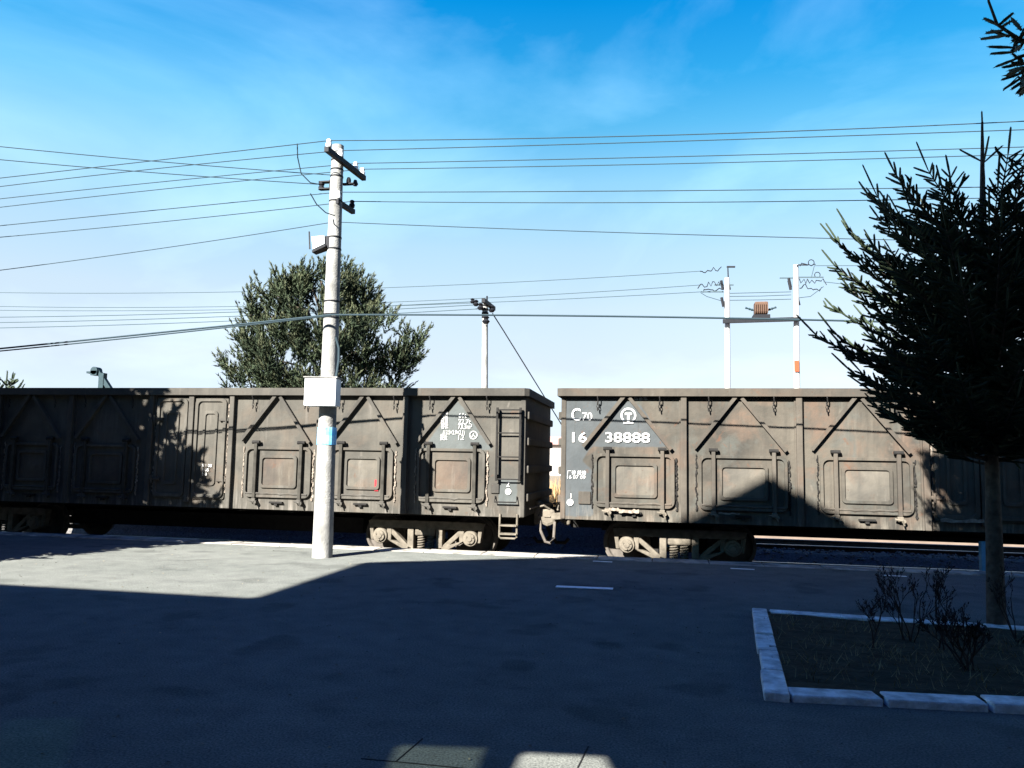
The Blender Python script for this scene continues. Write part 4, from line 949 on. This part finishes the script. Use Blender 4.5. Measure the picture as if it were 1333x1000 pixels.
spruce('spruce_tree', TB, lut([(zz(600), .35), (zz(570), .7), (zz(540), 1.1), (zz(490), 1.52), (zz(440), 1.66), (zz(370), 1.55), (zz(290), 1.45), (zz(230), 1.2), (zz(195), .7), (zz(170), .1)]), zz(590), zz(158),
       'dark spruce with a bare trunk, standing in the tree bed before the tan wagon', 11, nbr=205, step=.070, nr=.0185, nn=10, trunk_r=.093, sunlit_top=zz(262), asc=(12, 40), lean=(.06, 0), den=1.0, sl=.80, rmin=.62, crown_top=zz(222))
# big conifer beside the station, only a few branch ends reach into the top right corner
def keep_out(base, pts):
    for p_ in pts[3:]:
        w = base + p_; d = w - EYE; z = d.dot(fwd)
        if z < .3: continue
        x = PW / 2 + F * d.dot(right) / z; y = PH / 2 - F * d.dot(up) / z
        if -60 < x < 1350 and -150 < y < 1000:
            return False
    return True
NB = Vector((3.3, 4.9, 0))
nt = spruce('conifer_tree', NB, lut([(4.2, 2.2), (5.5, 3.0), (7, 3.1), (9.5, 2.6), (11.5, .4)]), 4.6, 11.8, 'tall conifer whose branch ends hang into the top right corner', 31, nbr=420, step=.11, nn=5, nr=.08, trunk_r=.15, flt=keep_out, asc=(2, 40))
# its branch ends that show: one drooping limb with upturned leader
tip = MB(); lb = MB(); q = random.Random(17); Yt = 5.0
def tp(x, y, d=0): return at(x, y, Yt + d) - NB
lb.tube([Vector((0, 0, 4.35)), tp(1450, 60), tp(1380, 75), tp(1325, 50), tp(1298, 32), tp(1287, 2), tp(1284, -20)], .016, 6, .005)
lb.tube([Vector((0, 0, 3.95)), tp(1400, 160), tp(1360, 120), tp(1325, 100), tp(1306, 118)], .012, 6, .004)
for (x0, y0, x1, y1) in ((1300, 33, 1281, 24), (1300, 33, 1319, 17), (1302, 36, 1316, 28), (1305, 40, 1284, 43), (1312, 46, 1277, 51), (1314, 48, 1290, 40), (1318, 62, 1287, 61), (1320, 68, 1290, 70), (1322, 60, 1333, 38), (1326, 66, 1336, 46), (1325, 76, 1296, 87), (1326, 84, 1305, 88), (1332, 88, 1314, 92), (1334, 94, 1304, 104), (1332, 100, 1307, 116), (1335, 104, 1317, 116), (1338, 106, 1323, 122), (1322, 52, 1309, 38), (1318, 66, 1325, 48), (1330, 80, 1318, 70), (1340, 70, 1322, 76), (1345, 112, 1328, 124), (1342, 84, 1326, 96), (1330, 58, 1340, 40)):
    a = tp(x0, y0, q.uniform(-.1, .1)); b = tp(x1, y1, q.uniform(-.15, .15)); shoot(tip, a, b - a, (b - a).length, q, .0165, 30)
for i in range(60):
    x0 = q.uniform(1325, 1420); y0 = 60 + (x0 - 1325) * .5 + q.uniform(-25, 45); a = tp(x0, y0, q.uniform(-.3, .3)); b = tp(x0 + q.uniform(-25, 10), y0 + q.uniform(-18, 18), q.uniform(-.3, .3)); shoot(tip, a, b - a, (b - a).length, q, .024, 16)
tip.build('branch_spray', M_SPRUCE_LIT, nt, fix=False); lb.build('limb', M_BARK, nt, smooth=True)
# conifers left of the frame that shade the grey wagon
spruce('shade_spruce', (-14.0, 9.3, 0), lut([(1.2, 2.0), (3, 2.4), (5, 2.5), (6.3, 2.3), (7.5, .5)]), 1.2, 7.8, 'broad spruce left of the view shading the grey wagon', 41, nbr=240, step=.12, nn=6, nr=.075, trunk_r=.16, asc=(0, 40))
spruce('shade_spruce', (-11.3, 9.5, 0), lut([(.8, 1.3), (2, 1.25), (3.4, 1.0), (4.4, .3)]), .8, 4.8, 'small spruce left of the view shading the wagon doors', 42, nbr=130, step=.10, nn=6, nr=.055, trunk_r=.09, asc=(0, 35))
spruce('shade_spruce', (-17.6, 8.6, 0), lut([(1.2, 2.0), (3, 2.4), (6, 1.4), (7.5, .3)]), 1.2, 7.8, 'farthest left spruce shading the end of the grey wagon', 43, nbr=130, step=.16, nn=6, nr=.08, trunk_r=.16, asc=(0, 40))

def pine(name, base, blobs, label, seed, n, nl=.2):
    """blobs: (centre, radii) of the foliage masses; upright needle tufts are set through their outer part"""
    q = random.Random(seed); base = Vector(base); root = thing(name, base, label, 'tree'); m = MB(); cd_ = MB(); tk = MB()
    top = max(c[2] + r[2] for c, r in blobs)
    tk.tube([(0, 0, 0), (.1, 0, top * .4), (0, .1, top * .9)], .22, 10, .03)
    tot = sum(r[0] * r[2] for c, r in blobs)
    for c, r in blobs:
        c = Vector(c); tk.tube([(0, 0, max(1, c.z - 1.6)), c * .6 + Vector((0, 0, c.z * .38)), c], .07, 6, .02)
        nb = int(n * r[0] * r[2] / tot)
        for i in range(nb):
            while True:
                v = Vector((q.uniform(-1, 1), q.uniform(-1, 1), q.uniform(-1, 1)))
                if .25 < v.length < 1: break
            p0 = c + Vector((v.x * r[0], v.y * r[1], v.z * r[2]))
            if noise.noise(p0 * 1.15 + Vector((3, 1, 7))) < -.06: continue
            ax0 = (Vector((v.x * .9, v.y * .9, .8 + max(0, v.z) * .7)) + Vector((q.uniform(-.3, .3), q.uniform(-.3, .3), q.uniform(-.1, .3)))).normalized()
            for h_ in range(6):                       # a leafy branchlet: a leading candle with a few side tufts
                ax = ax0 if h_ == 0 else (ax0 + Vector((q.uniform(-.9, .9), q.uniform(-.9, .9), q.uniform(-.3, .5)))).normalized()
                p_ = p0 + ax0 * (.34 if h_ == 0 else q.uniform(-.1, .3))
                a = ax.cross(Vector((0, 1, .1))).normalized(); b = ax.cross(a); ln = q.uniform(.28, .46)
                for k_ in range(20 if h_ == 0 else 12):
                    t_ = q.random(); th = q.uniform(0, 2 * pi); o = a * cos(th) + b * sin(th); s = ax.cross(o) * .021
                    cc = p_ + ax * ln * t_; tipp = cc + (o * q.uniform(.35, .7) + ax * q.uniform(.7, 1.1)) * nl * .62
                    (cd_ if h_ == 0 else m).add([cc - s, cc + s, tipp], [(0, 1, 2)])
    tk.build('trunk', M_BARK, root, smooth=True); m.build('crown', M_PINE, root, fix=False); cd_.build('crown_tip', M_PINE_LIT, root, fix=False); return root
Y5 = 23.5; PBASE = at(420, 620, Y5); PBASE.z = -.65
def bl_(x, y, rx, ry, d=0, rd=None):
    c = at(x, y, Y5 + d) - PBASE; k_ = Y5 / F * 1.03; return ((c.x, c.y, c.z), (rx * k_, (rd or rx) * k_ * .8, ry * k_))
pine('pine_tree', PBASE, [bl_(410, 360, 15, 38), bl_(392, 368, 9, 30, -.4), bl_(425, 388, 36, 42), bl_(382, 398, 36, 44, -.5), bl_(452, 408, 34, 46, .3), bl_(345, 430, 34, 58, -.3), bl_(320, 478, 28, 42), bl_(365, 470, 50, 52, -1), bl_(420, 460, 55, 60, -1), bl_(475, 455, 48, 46, -.4), bl_(515, 468, 32, 34, .3), bl_(535, 462, 16, 26), bl_(440, 520, 90, 40), bl_(350, 520, 60, 40), bl_(478, 408, 12, 26, .6), bl_(326, 410, 9, 32, .2), bl_(352, 385, 8, 30, .2)],
     'broad green pine rising behind the grey wagon and concrete pole', 51, 2100)
spruce('spruce_tree', at(-3, 640, 26).xy.to_3d() + Vector((0, 0, -.7)), lut([(1.5, 1.3), (3, 1.0), (4.6, .6)]), 1.2, at(-3, 487, 26).z + .7, 'spruce tip just showing above the wagon at the left edge', 61, nbr=50, step=.16, nn=8, nr=.06, trunk_r=.1)

# ------------------------------------------------------------------ the station behind the camera
SB = thing('station_building', (-5.3, -.6, 0), 'two storey railway station with a front gable, standing behind the viewer', 'building')
FY = 0.0                          # facade, in the building's own coordinates
def shade(px, py): return ground(px, py)
k_ = cos(SUN_AZ) / tan(SUN_EL); kx = sin(SUN_AZ) / tan(SUN_EL)
EZ = (11.76 + .6) / k_; AZ_ = (16.0 + .6) / k_; xl = -4.47 - kx * EZ + 5.3; xa = 2.73 - kx * AZ_ + 5.3; xr = xa + (xa - xl)
DEP = 4.0
gab = lambda x: EZ + (AZ_ - EZ) * (1 - abs(x - xa) / (xa - xl)) - .12
def back(px, py): p_ = ground(px, py); z = (p_.y + .6) / k_; return (p_.x - kx * z + 5.3, z)    # where the sun ray to that spot leaves the facade
WZ = (8.42 + .6) / k_; INS_ = 1.67
wl, wr = xl + INS_, xr - INS_
lo, hi = wl, wr
holes = [[back(-60, 1014), back(95, 1014), back(125, 928), back(20, 928)], [back(500, 1012), back(618, 1012), back(636, 965), back(522, 961)], [back(664, 1014), back(808, 1014), back(787, 976), back(685, 971)]]
# front wall: added openings slanted to throw sun patches; pediment flared to shape its shadow
fw = MB(); zb_ = min(h[0][1] for h in holes) - .02; zt_ = max(h[2][1] for h in holes) + .05
fw.prism([(wl, 0), (wr, 0), (wr, zb_), (wl, zb_)], -.12, 0); fw.prism([(wl, zt_), (wr, zt_), (wr, WZ), (wl, WZ)], -.12, 0)
def xat(p, q_, z): return p[0] + (q_[0] - p[0]) * (z - p[1]) / (q_[1] - p[1])
edges = [(wl, wl)]
for h in holes: edges.append((xat(h[0], h[3], zb_), xat(h[0], h[3], zt_))); edges.append((xat(h[1], h[2], zb_), xat(h[1], h[2], zt_)))
edges.append((wr, wr))
for a in range(0, len(edges), 2): fw.prism([(edges[a][0], zb_), (edges[a + 1][0], zb_), (edges[a + 1][1], zt_), (edges[a][1], zt_)], -.12, 0)
for h in holes: fw.prism([h[3], h[2], (xat(h[1], h[2], zt_), zt_), (xat(h[0], h[3], zt_), zt_)], -.12, 0)
fw.build('front_wall', M_WALLR, SB)
MB().prism([(wl, WZ + .002), (wr, WZ + .002), (xr, EZ - .13), (xa, AZ_ - .13), (xl, EZ - .13)], -.12, 0).build('pediment', M_WALLR, SB)  # unseen; sides spread outward to steer the shadow edge on the platform
for n_, m_ in ((1, M_GLASSD), (3, M_GLASS)): MB().prism([(edges[n_][0], zb_), (edges[n_ + 1][0], zb_), (edges[n_ + 1][1], zt_), (edges[n_][1], zt_)], -.064, -.056).build('pane', m_, SB)  # unseen panes added to dim two of the sun patches
sh = DEP / cos(SUN_AZ) * tan(SUN_EL); sx_ = DEP * tan(SUN_AZ)
bz0, bz1 = zb_ + sh - .4, zt_ + sh + .4; bx0, bx1 = min(edges[1]) - sx_ - .5, max(edges[-2]) - sx_ + .5  # unseen back opening, sized to let sun through to the patches
bwl = MB(); bwl.prism([(wl, 0), (wr, 0), (wr, bz0), (wl, bz0)], -DEP - .12, -DEP)
bwl.prism([(wl, bz0), (bx0, bz0), (bx0, bz1), (wl, bz1)], -DEP - .12, -DEP); bwl.prism([(bx1, bz0), (wr, bz0), (wr, bz1), (bx1, bz1)], -DEP - .12, -DEP)
bwl.prism([(wl, bz1), (wr, bz1), (wr, gab(wr) - .1), (xa, AZ_ - .2), (wl, gab(wl) - .1)], -DEP - .12, -DEP)
bwl.build('back_wall', M_WALLR, SB)
rf = MB()
for a, b in (((xl, EZ), (xa, AZ_)), ((xr, EZ), (xa, AZ_))):
    n_ = Vector((0, 0, -.14)); P_ = [(a[0], .0, a[1]), (b[0], .0, b[1]), (b[0], -DEP - .6, b[1]), (a[0], -DEP - .6, a[1])]
    rf.add(P_ + [(x_, y_, z_ - .12) for x_, y_, z_ in P_], [(0, 1, 2, 3), (7, 6, 5, 4), (0, 4, 5, 1), (1, 5, 6, 2), (2, 6, 7, 3), (3, 7, 4, 0)])
rf.build('gable_roof', M_ROOF, SB)
for x_ in (wl, wr - .12): MB().box(x_, x_ + .12, -DEP + .0, -.121, 0, gab(wl) - .15).build('side_wall', M_WALLR, SB)
for x0, x1 in ((-30, wl - .01), (wr + .01, 28)):
    wn_ = MB().box(x0, x1, -DEP - 3, -.02, 0, WZ - .25); wn_.build('wing', M_WALLR, SB)
    MB().box(x0 - .2, x1, -DEP - 3.3, .0, WZ - .249, WZ).build('wing_roof', M_ROOF, SB)
MB().box(wl + .13, wr - .13, -DEP, -.121, -.05, -.004).build('hall_floor', M_EARTH, SB)
